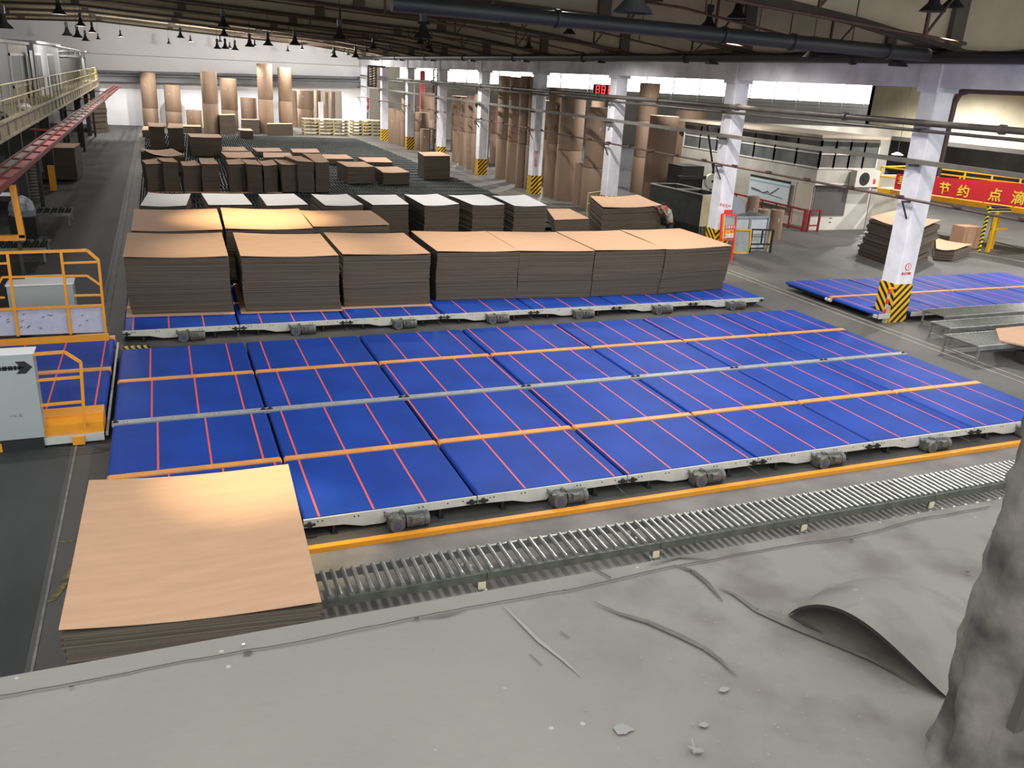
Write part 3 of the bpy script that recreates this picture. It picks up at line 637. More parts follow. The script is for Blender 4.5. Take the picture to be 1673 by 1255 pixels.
# stacks in the field behind: top corners fl fr bl br and bottom v (photo pixels)
def field(label, fl, fr, bl, br, vb, zb=.32, **kw):
    if atz(fl[0], vb, zb).y > 65.4: zb = .012
    P = atz(fl[0], vb, zb); zt_ = max(zb + .25, aty(fl[0], fl[1], P.y).z)
    return stack(label, Z(fl, zt_), Z(fr, zt_), Z(bl, zt_), Z(br, zt_), zb, zt_, n=max(6, int((zt_ - zb) / .09)), group='stacks on the rear roller field', **kw)
def c6(x, y): return (220 + x / 6.435, 180 + y / 6.435)
def c7(x, y): return (200 + x / 3.983, 200 + y / 3.983)
def c8(x, y): return (600 + x / 3.983, 200 + y / 3.983)
FD = [('pale topped short stack at the left of the two joined pairs', c6, (115, 575), (285, 570), (75, 532), (235, 512), 855),
 ('short stack leaning against its left neighbour near the left aisle', c6, (292, 550), (455, 552), (232, 508), (400, 508), 855),
 ('short stack bending left in the second joined pair', c6, (505, 590), (690, 585), (480, 548), (630, 535), 860),
 ('upright short stack in the second joined pair', c6, (700, 575), (885, 572), (672, 512), (825, 510), 860),
 ('lit topped short stack at the left of the leaning foursome', c6, (985, 580), (1160, 570), (960, 530), (1110, 515), 865),
 ('second short stack of the leaning foursome', c6, (1180, 575), (1335, 582), (1115, 520), (1270, 528), 865),
 ('third short stack of the leaning foursome', c6, (1355, 590), (1500, 580), (1295, 540), (1450, 530), 870),
 ('last short stack of the leaning foursome', c7, (1035, 280), (1135, 278), (985, 245), (1060, 248), 455),
 ('dark topped stack right of the leaning foursome', c7, (1140, 258), (1245, 262), (1050, 222), (1160, 222), 455),
 ('long topped stack second right of the leaning foursome', c7, (1255, 262), (1345, 262), (1170, 205), (1290, 210), 455),
 ('brown box shaped stack at the front of the middle group', c7, (1465, 295), (1640, 292), (1395, 258), (1570, 260), 400),
 ('lower brown box shaped stack with a white scrap on top', c8, (105, 330), (275, 328), (45, 292), (195, 292), 405),
 ('flat topped stack just behind the two box shaped stacks', c8, (-2, 262), (165, 263), (-60, 230), (120, 230), 300),
 ('lone brown box shaped stack standing by itself before the columns', c8, (370, 222), (540, 222), (330, 195), (478, 195), 370),
 ('long flat stack behind the brown box shaped stack', c7, (1310, 240), (1505, 240), (1300, 211), (1455, 212), 270),
 ('left dark stack of the tall dark pair by the left aisle', c6, (150, 178), (312, 180), (140, 135), (305, 140), 425),
 ('right dark stack of the tall dark pair by the left aisle', c6, (345, 190), (510, 192), (360, 140), (505, 148), 425),
 ('wide dark stack with lit top right of the tall dark pair', c6, (590, 290), (915, 295), (555, 250), (885, 258), 480),
 ('pale flat topped stack left of the rear group', c7, (650, 190), (815, 188), (622, 162), (790, 162), 225),
 ('flat topped stack behind the leaning foursome', c7, (680, 232), (865, 232), (640, 195), (835, 197), 300),
 ('rear flat topped stack in the middle of the field', c7, (875, 192), (1040, 192), (845, 167), (1020, 170), 215),
 ('wide tan topped stack behind the middle of the field', c7, (920, 232), (1110, 228), (915, 198), (1090, 200), 262),
 ('rear tan topped stack at the right of the field', c7, (1110, 197), (1285, 200), (1093, 173), (1265, 175), 216),
 ('dark narrow stack in front of the reels right of the lit reel', c6, (890, 55), (1055, 55), (880, 42), (1050, 42), 262),
 ('dark square stack below the square topped reel', c6, (1125, 105), (1310, 105), (1118, 96), (1300, 96), 255),
 ('small dark stack with a pale top before the dark square stack', c6, (1110, 217), (1245, 222), (1085, 197), (1215, 199), 290),
 ('low dark stack right of the tall dark pair', c6, (510, 175), (700, 178), (505, 155), (690, 158), 240),
 ('low dark stack before the leftmost tall reel', c6, (165, 62), (375, 66), (180, 52), (370, 54), 125),
 ('small low stack at the aisle left of the tall dark pair', c6, (78, 215), (165, 215), (90, 170), (150, 175), 285),
 ('dark low stack at the foot of the two tallest reels', c6, (1390, 150), (1660, 150), (1400, 138), (1650, 138), 270)]
for lb, f_, fl, fr, bl, br, vb in FD:
    stack_ = field(lb, f_(*fl), f_(*fr), f_(*bl), f_(*br), f_(0, vb)[1])
# slanted slab stack and boards at left of the field
P = [atz(*c6(200, 490), 1.15), atz(*c6(530, 490), 1.15), atz(*c6(60, 430), 1.15), atz(*c6(390, 435), 1.15)]
stack('pale stack with a slanting loose top behind the first joined pair', P[0], P[1], P[2], P[3], .32, 1.15, n=12, warp=.05, group='stacks on the rear roller field')
# long pale base board under the near field stacks
b = MB(); A, B2 = atz(*c6(130, 868), .3), atz(*c6(1560, 880), .3); b.box(A.x, A.y, .296, B2.x, A.y + .25, .312)
tag(b.build('base_board', card_top), 'long thin pale board along the front of the joined stacks', 'board')

# roller field lanes
def lane(L, d=1.15):
    t = thing('roller_lane', '', 'conveyor', group='rear roller field lanes')
    MB().box(0, 0, .16, L, .05, .285).box(0, d - .05, .16, L, d, .285).build('side_rail', lane_dark, t)
    r = MB(); k = int(L / .16)
    for i in range(k): r.cyl((.16*(i + .5), .06, .262), (.16*(i + .5), d - .06, .262), .032, 5)
    o = r.build('rollers', lane_steel, t); o['kind'] = 'stuff'
    MB().box(.1, .1, 0, .16, d - .1, .16).box(L/2, .1, 0, L/2 + .06, d - .1, .16).box(L - .2, .1, 0, L - .14, d - .1, .16).build('leg_frame', lane_dark, t)
    return t
base_l = lane(15.1); base_2 = lane(17.2); base_l.location = (2.2, 21.6, 0); base_2.location = (.1, 64.2, 0); y = 21.6; i = 0
while y < 66:
    ord_ = '%d%s' % (i + 1, 'th' if 10 < i + 1 < 20 else {1: 'st', 2: 'nd', 3: 'rd'}.get((i + 1) % 10, 'th'))
    lb = 'dark roller lane across the rear field, %s behind the white topped stacks' % ('nearest one' if i == 0 else 'farthest one, well' if y > 64.6 else ord_ + ' one')
    if i == 0: base_l['label'] = lb
    elif abs(y - 64.2) < .5: base_2.location.y = y; base_2['label'] = lb
    elif y < 37.5: dup(base_l, (2.2 + .04 * (i % 3), y, 0), label=lb)
    else: dup(base_2, (.1 + .04 * (i % 3), y, 0), label=lb)
    y += 1.42; i += 1
# skate wheel lanes by the left aisle
sk = MB()
for i in range(10):
    for j in range(46): sk.cyl((.1 + .2*i + .1*(j % 2), .35*j, .30), (.14 + .2*i + .1*(j % 2), .35*j, .30), .07, 7)
sko = tag(MB().box(0, -.2, .18, 2.1, 15.6, .24).build('skate_bed', lane_dark), 'dark skate wheel bed along the left aisle beside the joined stacks', 'conveyor')
sko.location = (.02, 21.7, 0); w_ = sk.build('skate_wheels', black, sko); w_['kind'] = 'stuff'
sko2 = MB

# ================================================================== PAPER REELS
def reel(label, x, y, z, r, h, sticker=True, group='kraft paper reels', seams=()):
    t = thing('paper_reel', label, 'paper reel', (x, y, z), 0, group)
    MB().lathe([(r * .985, 0), (r, .02), (r, h - .02), (r * .985, h), (.08, h), (.08, h - .06), (0, h - .06)], seg=30).build('kraft_wrap', kraft, t, smooth=True)
    MB().lathe([(.085, 0), (.085, .008)], seg=12, cz=h).cyl((0, 0, h - .058), (0, 0, h - .05), .075, 12).build('core', core_dark, t)
    if sticker: a = -2.0; MB().bar((r*math.cos(a) * 1.004, r*math.sin(a) * 1.004, h * .62), (r*math.cos(a) * 1.004, r*math.sin(a) * 1.004, h * .62 + .16), .12, .012).build('paper_label', label_white, t)
    return t
def reels(ul, ur, vt, n, label, vb=None, y=None, fr=None, group='kraft paper reels', sticker=True):
    """column of n reels; left/right/top pixel edges; foot pixel row vb or the distance y"""
    uc = (ul + ur) / 2
    P = atz(uc, vb, 0) if vb else aty(uc, 250, y)
    d = depth(Vector((P.x, P.y, 0))); r = (ur - ul) * d / F / 2
    fw = Vector((P.x - CP.x, P.y - CP.y, 0)).normalized()
    if vb: c = Vector((P.x, P.y, 0)) + fw * r
    else: c = Vector((P.x, y, 0))
    ht = 0.0; best = 1e9
    h = .3
    while h < 9:
        q = Vector((c.x - fw.x * r, c.y - fw.y * r, h)) - CP; v = H/2 + F * q.dot(DD) / q.dot(FF)
        if abs(v - vt) < best: best = abs(v - vt); ht = h
        h += .02
    fr = fr or [1 / n] * n; z = 0; names = ['lower', 'upper'] if n == 2 else ['bottom', 'middle', 'top'] if n == 3 else ['']
    for i in range(n):
        lb = (names[i] + ' ' + label) if n > 1 else label
        reel(lb, c.x + .03 * (i % 2), c.y, z + (.0 if i == 0 else .01), r, ht * fr[i] - .012, sticker and i == n - 1, group); z += ht * fr[i]
G1 = 'paper reels before the back wall'
reels(236, 260, 118, 2, 'reel of the tall leftmost reel column before the back wall', vb=209, group=G1, fr=[.36, .64])
reels(273, 298, 139, 2, 'reel of the second reel column from the left before the back wall', vb=211, group=G1, fr=[.4, .6])
reels(307, 331, 180, 1, 'short lit paper reel standing alone between two reel columns', vb=214, group=G1)
reels(334, 359, 117, 2, 'reel of the tall reel column whose foot glows orange', vb=220, group=G1, fr=[.5, .5])
reels(364, 390, 128, 2, 'reel of the reel column directly right of the glowing one', vb=216, group=G1, fr=[.42, .58])
reels(396, 421, 160, 1, 'square looking short reel before the white wall', vb=216, group=G1)
reels(424, 448, 104, 2, 'reel of the left one of the two tallest reel columns', vb=219, group=G1, fr=[.5, .5])
reels(457, 479, 110, 2, 'reel of the right one of the two tallest reel columns', vb=219, group=G1, fr=[.5, .5])
G2 = 'reels in the store behind the back wall'
reels(478, 488, 148, 1, 'narrow reel at the left inside the lit store opening', y=84, group=G2, sticker=False)
reels(488, 514, 148, 2, 'reel of the wide glowing column inside the store opening', y=85, group=G2)
reels(516, 526, 148, 1, 'dark reel behind the white post in the store opening', y=87, group=G2, sticker=False)
reels(531, 538, 150, 1, 'thin pale reel in the store opening', y=83, group=G2, sticker=False)
reels(541, 549, 150, 1, 'thin grey reel at the right of the store opening', y=85, group=G2, sticker=False)
G3 = 'paper reels behind the column row'
reels(634, 649, 177, 1, 'pale reel at the far end of the column row', vb=235, group=G3)
reels(647, 657, 180, 1, 'narrow reel second from the far end of the column row', vb=238, group=G3, sticker=False)
reels(655, 665, 160, 2, 'reel of the narrow column third from the far end of the row', vb=240, group=G3, sticker=False)
reels(665, 674, 176, 1, 'narrow dark reel left of a far white column', vb=241, group=G3, sticker=False)
reels(677, 700, 184, 2, 'reel of the column with a wide upper reel, left of the cage', vb=246, group=G3, fr=[.5, .5])
reels(686, 702, 211, 1, 'short front reel before the column with a wide upper reel', vb=249, group=G3)
for i, (a, b_, vb) in enumerate([(738, 749, 265), (749, 761, 271), (761, 773, 277), (771, 787, 283)]):
    reels(a, b_, 160 - 2 * i, 2, 'reel of the slim column, %s of four slim reel columns in a row' % ['first', 'second', 'third', 'fourth'][i], vb=vb, group=G3, fr=[.5, .5], sticker=False)
for i, (a, b_, vt, vb) in enumerate([(808, 827, 124, 293), (825, 843, 126, 299), (841, 859, 124, 307), (855, 880, 126, 310)]):
    reels(a, b_, vt, 3, 'reel of the %s of four very tall columns left of the lit chevron' % ['first', 'second', 'third', 'nearest'][i], vb=vb, group=G3, fr=[.4, .3, .3])
reels(886, 910, 144, 2, 'reel of the column directly right of the lit chevron column', vb=322, group=G3)
reels(905, 944, 160, 2, 'reel of the wide column second right of the lit chevron column', vb=329, group=G3, fr=[.5, .5])
reels(935, 951, 266, 1, 'short slim reel squeezed between two wide reel columns', vb=336, group=G3, sticker=False)
reels(946, 988, 176, 2, 'reel of the widest column left of the striped column', vb=344, group=G3, fr=[.42, .58])
reels(984, 1003, 178, 1, 'dark tall reel behind the widest column', y=38, group=G3, sticker=False)
reels(960, 986, 163, 1, 'pale reel top rising behind the widest column', y=46, group=G3, sticker=False)
reels(1028, 1060, 136, 3, 'reel of the tallest column right of the striped white column', vb=316, group=G3)
reels(1046, 1092, 190, 2, 'reel of the bulky column behind the dark bin', vb=338, group=G3, fr=[.6, .4])
reels(1089, 1137, 181, 2, 'reel of the rightmost bulky reel column behind the dark bin', vb=318, group=G3, fr=[.45, .55])
for i, (a, b_, vt) in enumerate([(756, 768, 150), (770, 780, 152), (860, 872, 122), (846, 858, 118)]):
    pass
# extra rows of reels in depth behind the first line
for i, (x, y, r, h, n) in enumerate([(23.6, 66, .62, 2.2, 2), (24.6, 60, .65, 2.2, 2), (24.8, 55, .65, 2.0, 2), (24.6, 50.5, .65, 2.1, 2), (25.2, 46, .65, 2.3, 2), (24.8, 42, .65, 2.4, 2)]):
    for k in range(n): reel('%s shaded reel of the second line behind the columns, %s pair from the camera' % ('upper' if k else 'lower', ['sixth', 'fifth', 'fourth', 'third', 'second', 'nearest'][i]), x, y, k * (h + .01), r, h, False, 'second line of shaded reels')

# cage, pallets, signs at the far end
def frame_rect(b, p0, p1, h, w, n=0, z0=0):
    p0 = Vector(p0); p1 = Vector(p1); up = Vector((0, 0, h)); z = Vector((0, 0, z0))
    b.bar(p0 + z, p1 + z, w).bar(p0 + z + up, p1 + z + up, w).bar(p0 + z, p0 + z + up, w).bar(p1 + z, p1 + z + up, w)
    for i in range(1, n): q = p0.lerp(p1, i / n); b.bar(q + z, q + z + up, w * .7)
    return b
P, Q = atz(702, 251, 0), atz(720, 254, 0)
b = frame_rect(MB(), P, Q, 1.9, .06, 5); frame_rect(b, P + Vector((0, 2, 0)), Q + Vector((0, 2, 0)), 1.9, .06, 3)
tag(b.build('wire_cage', dark), 'dark wire cage between the wide upper reel and the orange striped column', 'cage')
def pallet(label, x, y, z, L, D):
    t = thing('pallet', label, 'pallet', (x, y, z), 0, 'stacked pale pallets')
    b = MB()
    for i in range(3): b.box(0, i * (D - .12) / 2, .0, L, i * (D - .12) / 2 + .12, .05)
    b.build('bottom_board', wood, t); b = MB()
    for i in range(4):
        for j in range(3): b.box(i * (L - .15) / 3, j * (D - .12) / 2, .05, i * (L - .15) / 3 + .15, j * (D - .12) / 2 + .12, .24)
    b.build('block', wood, t); b = MB()
    for i in range(6): b.box(i * L / 6, 0, .24, (i + .8) * L / 6, D, .295)
    b.build('deck_board', mat('pallet_deck_pale', (.72, .66, .48), .7, noise_amt=.2, scale=2), t)
    return t
nm5 = ['bottom', 'second lowest', 'third lowest', 'fourth lowest', 'top']
for (u0, u1, vb, nmz) in ((497, 565, 221, 'long pile before the store opening'), (576, 621, 222, 'shorter pile beside the far column')):
    A, B2 = atz(u0, vb, 0), atz(u1, vb, 0)
    for i in range(5): pallet('pale pallet, %s of the %s' % (nm5[i], nmz), A.x, A.y, .2965 * i + .006, B2.x - A.x, 1.4)
P = aty(596, 170, YB - .03)
s = MB().box(P.x - .42, YB - .06, P.z - .5, P.x + .42, YB - .005, P.z + .55).build('wall_sign', sign_red)
tag(s, 'small red sign with white marks on the far white wall', 'sign')
text_mesh('sign_lettering', '禁烟', .36, label_white, s, (P.x, YB - .065, P.z), (math.pi/2, 0, 0), bold=.004)
tag(MB().box(P.x - .25, YB - .05, P.z - 1.4, P.x + .3, YB - .005, P.z - .8).build('wall_box', dark), 'small dark box on the white wall under the red sign', 'box')
P = aty(524, 175, 82.0); P2 = atz(525, 196, 0)
tag(MB().box(P.x - .22, 81.8, 0, P.x + .22, 82.1, P.z + .5).build('white_post', label_white), 'white square post in the store opening', 'post')
# red lattice posts high in the far bay
for i, (u, lb) in enumerate(((668, 'bright red upright of a machine high between two far columns'), (690, 'bright red upright with an orange edge, second of the far uprights'))):
    A = aty(u, 150, 66)
    tag(frame_rect(MB(), (A.x - .16, 66, 0), (A.x + .16, 66, 0), 6.2, .13, 2).box(A.x - .1, 65.98, 0, A.x + .1, 66.04, 6.2).build('machine_upright', redlit), lb, 'upright')
for i, (u, lb) in enumerate(((608, 'dark lattice bracket hung from the beam at the left of the far bay'), (714, 'dark lattice upright left of the orange striped column'))):
    A = aty(u, 150, 68)
    zb_ = 4.7 if i == 0 else 0; b = frame_rect(MB(), (A.x - .35, 68, 0), (A.x + .35, 68, 0), 6.4 - zb_, .12, 2, zb_)
    for k in range(8): b.bar((A.x - .35, 68, zb_ + (6.4 - zb_) * k / 8), (A.x + .35, 68, zb_ + (6.4 - zb_) * (k + 1) / 8), .07)
    if i == 0: b.box(A.x - .4, 67.9, 6.3, 20.2, 68.1, 6.45)
    tag(b.build('lattice_tower', rust), lb, 'tower')
# boxes lying on top of a machine at the far bay, digital display
P = aty(990, 147, 42); t = thing('digital_display', 'red digit display hanging under the beam between reel columns', 'display', (P.x, P.y, P.z))
MB().box(-.95, -.05, -.33, .95, .05, .33).build('display_case', black, t)
dm = mat('red_digits', (.8, .02, .02), .4, emit=(1, .05, .06), es=2.2)
b = MB()
for x0 in (-.78, -.36, .14, .56):
    for (a, c_, d_, e_) in ((0, -.24, .28, -.19), (0, -.02, .28, .03), (0, .2, .28, .25), (0, -.24, .05, .25), (.23, -.24, .28, .25)): b.box(x0 + a, -.065, c_, x0 + d_, -.05, e_)
b.build('red_digit', dm, t); MB().box(-.7, 0, .33, -.66, .03, 2.9).box(.66, 0, .33, .7, .03, 2.9).build('hanger', dark, t)

# ================================================================== LEFT SIDE: mezzanine
th = math.atan(-.006)
mz = thing('mezzanine_walkway', 'tan edged mezzanine walkway with yellow handrail along the left side', 'walkway', (-3.2, 12, 0), -th * 1.0)
Lm = 67.0
MB().box(-8.5, 0, 3.5, 0, Lm, 3.95).build('deck', deck_mat, mz)
MB().box(-.03, 0, 3.44, .06, Lm, 3.52).box(-.03, 0, 3.93, .05, Lm, 4.02).build('edge_channel', mat('edge_channel_paint', (.50, .44, .30), .6, noise_amt=.35, scale=1), mz)
b = MB()
b.box(0, 0, 3.52, .012, Lm, 3.56)
for i in range(38): b.box(-.0, i * 1.78, 3.5, .05, i * 1.78 + .08, 3.95)
b.build('edge_stiffener', mat('stiff_tan', (.34, .29, .20), .7), mz)
b = MB()
for z in (5.0, 4.55): b.cyl((-.02, 0, z), (-.02, Lm, z), .028, 6)
b.build('handrail', yellow, mz)
b = MB()
for i in range(38): b.cyl((-.02, i * 1.78, 3.95), (-.02, i * 1.78, 5.0), .026, 6)
o = b.build('handrail_post', yellow, mz); o['kind'] = 'stuff'
b = MB()
for i in range(56): b.cyl((-.02, i * 1.2 + .6, 4.02), (-.02, i * 1.2 + .6, 4.55), .012, 4)
o = b.build('handrail_picket', yellow, mz); o['kind'] = 'stuff'
for i in range(7): MB().box(-.6, 4 + i * 10, 0, -.3, 4.3 + i * 10, 3.5).build('support_post', dark, mz)
# rubbish sacks on the deck
for i, (u, v) in enumerate(((22, 195), (47, 175), (5, 190))):
    P = atz(u, v, 4.05); b = MB(); b.lathe([(0, 0), (.22, .02), (.26, .12), (.18, .22), (0, .26)], seg=9)
    o = b.build('deck_sack', [black, conc_white, black][i], loc=(min(P.x, -3.5), P.y, 3.96)); o.scale = (1, 1.6, .9)
    tag(o, ['small dark sack on the mezzanine deck edge', 'small pale bundle on the mezzanine deck behind the dark sack', 'dark bundle at the photo left edge of the mezzanine deck'][i], 'sack')
# cabin on the mezzanine
XC = -4.5
yA, yB, yC = atx(0, 100, XC).y, atx(48, 100, XC).y, atx(90, 100, XC).y
t = thing('site_cabin', 'white and grey cabin with curtained window standing on the mezzanine', 'cabin', (XC, yA - 8, 3.95))
o_ = yA - 8
MB().box(-3.2, 0, .01, 0, yB - o_, 2.35).build('cabin_body', cabin_wall, t)
MB().box(-3.0, yB - o_, 0, .25, yC - o_, 2.45).build('cabin_annex', cabin_wall, t)
MB().box(-3.3, -.1, 2.35, .12, yB - o_, 2.47).box(-3.1, yB - o_, 2.45, .4, yC - o_ + .1, 2.57).build('cabin_roof', conc_white, t)
y0, y1 = atx(17, 110, XC).y - o_, atx(46, 110, XC).y - o_
w = MB().box(0, y0 - .1, .55, .06, y1 + .1, .65).box(0, y0 - .1, 1.85, .06, y1 + .1, 1.95).box(0, y0 - .1, .55, .06, y0, 1.95).box(0, y1, .55, .06, y1 + .1, 1.95).box(0, (y0 + y1)/2 - .05, .6, .06, (y0 + y1)/2 + .05, 1.9).build('cabin_window', label_white, t)
MB().box(.0, y0, .65, .03, y1, 1.85).build('curtain', curtain, w)
MB().box(0, y0 - .1, 1.95, .02, y1 + .1, 2.35).box(0, y0 - .1, 0, .02, y1 + .1, .55).build('wall_strip', cabin_beige, t)
for (ua, ub) in ((58, 67), (78, 88)):
    a, c_ = atx(ua, 110, XC + .25).y - o_, atx(ub, 110, XC + .25).y - o_
    w = MB().box(.25, a - .1, .3, .29, c_ + .1, 2.0).build('narrow_window', label_white, t); MB().box(.29, a + .1, .4, .31, c_ - .1, 1.9).build('dark_pane', black, w)
a = atx(51, 110, XC + .25).y - o_
MB().box(.25, a - .3, 0, .29, a + .8, 2.1).build('door', dark, t)
# dark container and equipment beyond
y0, y1, y2 = atx(93, 110, XC).y, atx(130, 110, XC).y, 77.8
t = thing('dark_container', 'open black container frame on the mezzanine beyond the white cabin', 'container', (XC, y0, 3.95))
MB().box(-2.5, 0, 0, .1, y1 - y0, 1.75).build('container_body', black, t)
frame_rect(MB(), (.14, 0, 0), (.14, y1 - y0, 0), 1.9, .14, 1).build('container_frame', mat('container_frame_grey', (.12, .13, .13), .6), t)
t = thing('equipment_cabinet', 'row of grey equipment cabinets at the far end of the mezzanine', 'cabinet', (XC, y1 + .8, 3.95))
for i in range(4):
    L4 = (y2 - y1 - 1) / 4; MB().box(-2, i * L4 + .3, 0, .1, (i + 1) * L4 - .3, 1.7 + .1 * (i % 2)).build('cabinet_unit', mat('cabinet_grey_dark', (.15, .16, .16), .6), t)
b = MB(); b.cyl((XC, y0, 6.1), (XC, y2 - .5, 6.3), .05, 6).cyl((XC + .4, y0 - 4, 6.4), (XC + .4, y2, 6.2), .04, 6)
for i in range(6): b.cyl((XC, y0 + i * (y2 - y0) / 5, 5.6), (XC, y0 + i * (y2 - y0) / 5, 6.3), .04, 5)
tag(b.build('cabin_conduit', rail_grey), 'thin grey conduits running above the black container', 'pipe')
# red ladder tray
t = thing('ladder_tray', 'red ladder shaped tray with pale cells running below the mezzanine', 'tray', (0, 0, 0))
p0, p1 = Vector((-2.66, 8.5, 3.25)), Vector((-2.3, 75, 3.55))
off = Vector((.27, 0, -.01))
b = MB(); b.bar(p0, p1, .05, .09).bar(p0 + off, p1 + off, .05, .09).bar(p0 + off * 2.1, p1 + off * 2.1, .05, .11)
nR = 34
def tt(i): return (i / nR) ** 1.0
for i in range(nR + 1): q = p0.lerp(p1, tt(i)); b.bar(q, q + off * 2.1, .10, .05)
b.build('red_frame', red, t)
c1 = MB(); c2 = MB()
for i in range(26):
    a, e = p0.lerp(p1, (i + .12) / nR), p0.lerp(p1, (i + .88) / nR)
    for mb_, f0, f1 in ((c1, .08, .9), (c2, 1.1, 2.0)):
        mb_.q([a + off * f0, e + off * f0, e + off * f1, a + off * f1]).q([a + off * f1 - Vector((0, 0, .01)), e + off * f1 - Vector((0, 0, .01)), e + off * f0 - Vector((0, 0, .01)), a + off * f0 - Vector((0, 0, .01))])
c1.build('pale_cell', palecell, t); c2.build('pink_cell', redlit, t)
b = MB()
for y in (13.5, 26, 38, 50, 62):
    q = p0.lerp(p1, (y - 8.5) / 66.5); b.bar((q.x, y, q.z), (-3.25, y, q.z + .02), .06).bar((q.x, y, q.z - .05), (-3.3, y, q.z - .6), .05)
b.build('cross_arm', red, t)
for k in range(5): y = 17 + k * 12; tag(MB().box(-4.6, y, 3.2, -3.4, y + .12, 3.4).box(-4.6, y, 0, -4.45, y + .15, 3.2).box(-3.6, y, 0, -3.45, y + .15, 3.2).build('steel_trestle', dark), 'dark steel trestle under the mezzanine, %s from the camera' % ORD[k], 'trestle', 'trestles under the mezzanine')
# dark goods below the mezzanine
stack('dark brown block of board under the mezzanine by the left aisle', atz(66, 242, 1.6), atz(121, 243, 1.6), atz(80, 234, 1.6), atz(131, 235, 1.6), .1, 1.6, n=14, group=None)
stack('ragged dark stack beside the left aisle before the back wall', atz(150, 215, .1), atz(176, 213, .1), atz(150, 209, .1), atz(176, 208, .1), 0, 2.4, n=14, jit=.12, group=None)
P = atz(63, 328, 0)
b = MB()
for i in range(12): b.cyl((P.x - .3, P.y, .12 + i * .13), (P.x + .15, P.y, .12 + i * .13 + .02), .07, 8)
for i in range(2): b.box(P.x - 1.6, P.y - .2 + i * .5, 0, P.x - .3, P.y + .1 + i * .5, 1.9)
tag(b.build('roller_rack', mat('dusty_steel', (.16, .145, .13), .6)), 'dark rack with short stub rollers one above another by the left aisle', 'rack')
P = atz(88, 312, 0)
t = thing('bollard', 'orange bollard standing in the dark under the mezzanine', 'bollard', (P.x, P.y, 0))
MB().box(-.13, -.08, .02, .13, .08, 1.15).build('post', orange2, t); MB().box(-.2, -.15, 0, .2, .15, .02).build('base_plate', dark, t)
for i, (u, v, lb) in enumerate(((78, 345, 'small skate wheel table by the left aisle under the bollard'), (30, 400, 'skate wheel table below the orange frame at the left edge'))):
    P = atz(u, v, .45); t = thing('skate_table', lb, 'conveyor', (P.x - 1.2, P.y - .6, 0))
    MB().box(0, 0, .36, .04, 1.44, .40).box(0, 0, .36, 2.0, .04, .46).box(0, 1.4, .36, 2.0, 1.44, .46).box(.04, .04, 0, .1, .1, .36).box(1.9, .04, 0, 1.96, .1, .36).box(1.9, 1.3, 0, 1.96, 1.36, .36).build('table_frame', galv2, t)
    b = MB()
    for a in range(8):
        for c_ in range(7): b.cyl((.12 + .24*a + .1*(c_ % 2), .1 + .2*c_, .44), (.16 + .24*a + .1*(c_ % 2), .1 + .2*c_, .44), .055, 8)
    b.build('skate_wheels', black, t)['kind'] = 'stuff'
# bundle and orange frame at far left
b = MB(); rnd = random.Random(3); b.lathe([(0, 0), (.35, 0), (.42, .2), (.36, .45), (.2, .6), (0, .66)], seg=12)
for i, v in enumerate(b.v): b.v[i] = (v[0] * rnd.uniform(.85, 1.15), v[1] * rnd.uniform(.85, 1.15), v[2] * rnd.uniform(.95, 1.05))
P = atz(38, 352, .75); tag(MB().box(P.x - .4, P.y - .4, 0, P.x + .4, P.y + .4, .75).build('dark_crate', black), 'dark crate holding a grey plastic bundle at the left', 'crate')
o = b.build('plastic_bundle', mat('grey_plastic', (.42, .45, .5), .4, noise_amt=.3, scale=5), loc=(P.x, P.y, .75)); tag(o, 'grey plastic bundle on a dark crate behind the orange frame', 'bundle')
A = aty(20, 302, 12.3); B1 = aty(37, 388, 12.3)
t = thing('orange_frame', 'upper orange portal frame cut by the left photo edge', 'frame', (B1.x, 12.3, 0))
MB().bar((A.x - B1.x, 0, A.z), (0, 0, B1.z), .13).build('upright', orange2, t); MB().bar((.06, 0, B1.z), (-2.6, 0, B1.z), .13).build('lower_bar', orange2, t)
MB().bar((-.1, .1, 0), (-.1, .1, B1.z), .08).build('support_leg', dark, t); MB().bar((-2.5, .1, 0), (-2.5, .1, B1.z), .08).build('support_leg', dark, t)
MB().box(-2.6, -.04, A.z - .25, A.x - B1.x, .04, A.z - .17).build('white_tube', label_white, t)

# transfer car with railings
t = thing('transfer_car', 'transfer car with blue belts and orange steps left of the blue tables', 'transfer car', (-5.1, 4.05, 0))
L5 = 4.98
for y0, y1 in ((.62, 2.85), (3.03, 4.95)): belt_mb(.02, L5, y0, y1, .25).build('belt', [belt_blue, pink], t)
MB().box(.02, 2.87, BZ - .1, L5, 3.01, BZ + .025).build('center_strip', orange, t)
MB().box(0, 4.97, .05, L5, 5.10, .32).build('rear_strip', orange, t)
MB().prism([(0, .12), (0, .36), (.22, .40), (.22, .43), (.42, .43), (.6, .43), (.6, .12)], 0.6, L5, 'x').build('step_box', orange2, t)
MB().box(0, -.05, .05, L5, 0, .18).build('front_rail', rail_white, t)
MB().box(.1, .1, .02, L5 - .1, 4.9, .12).build('underframe', black, t)
MB().box(L5 + .02, 0, .1, L5 + .06, 5.1, .16).build('end_bar', rail_grey, t)
for x in (3.42, 4.60): MB().box(x - .09, -.09, .02, x + .09, -.05, .16).build('railing_bracket', orange2, t)
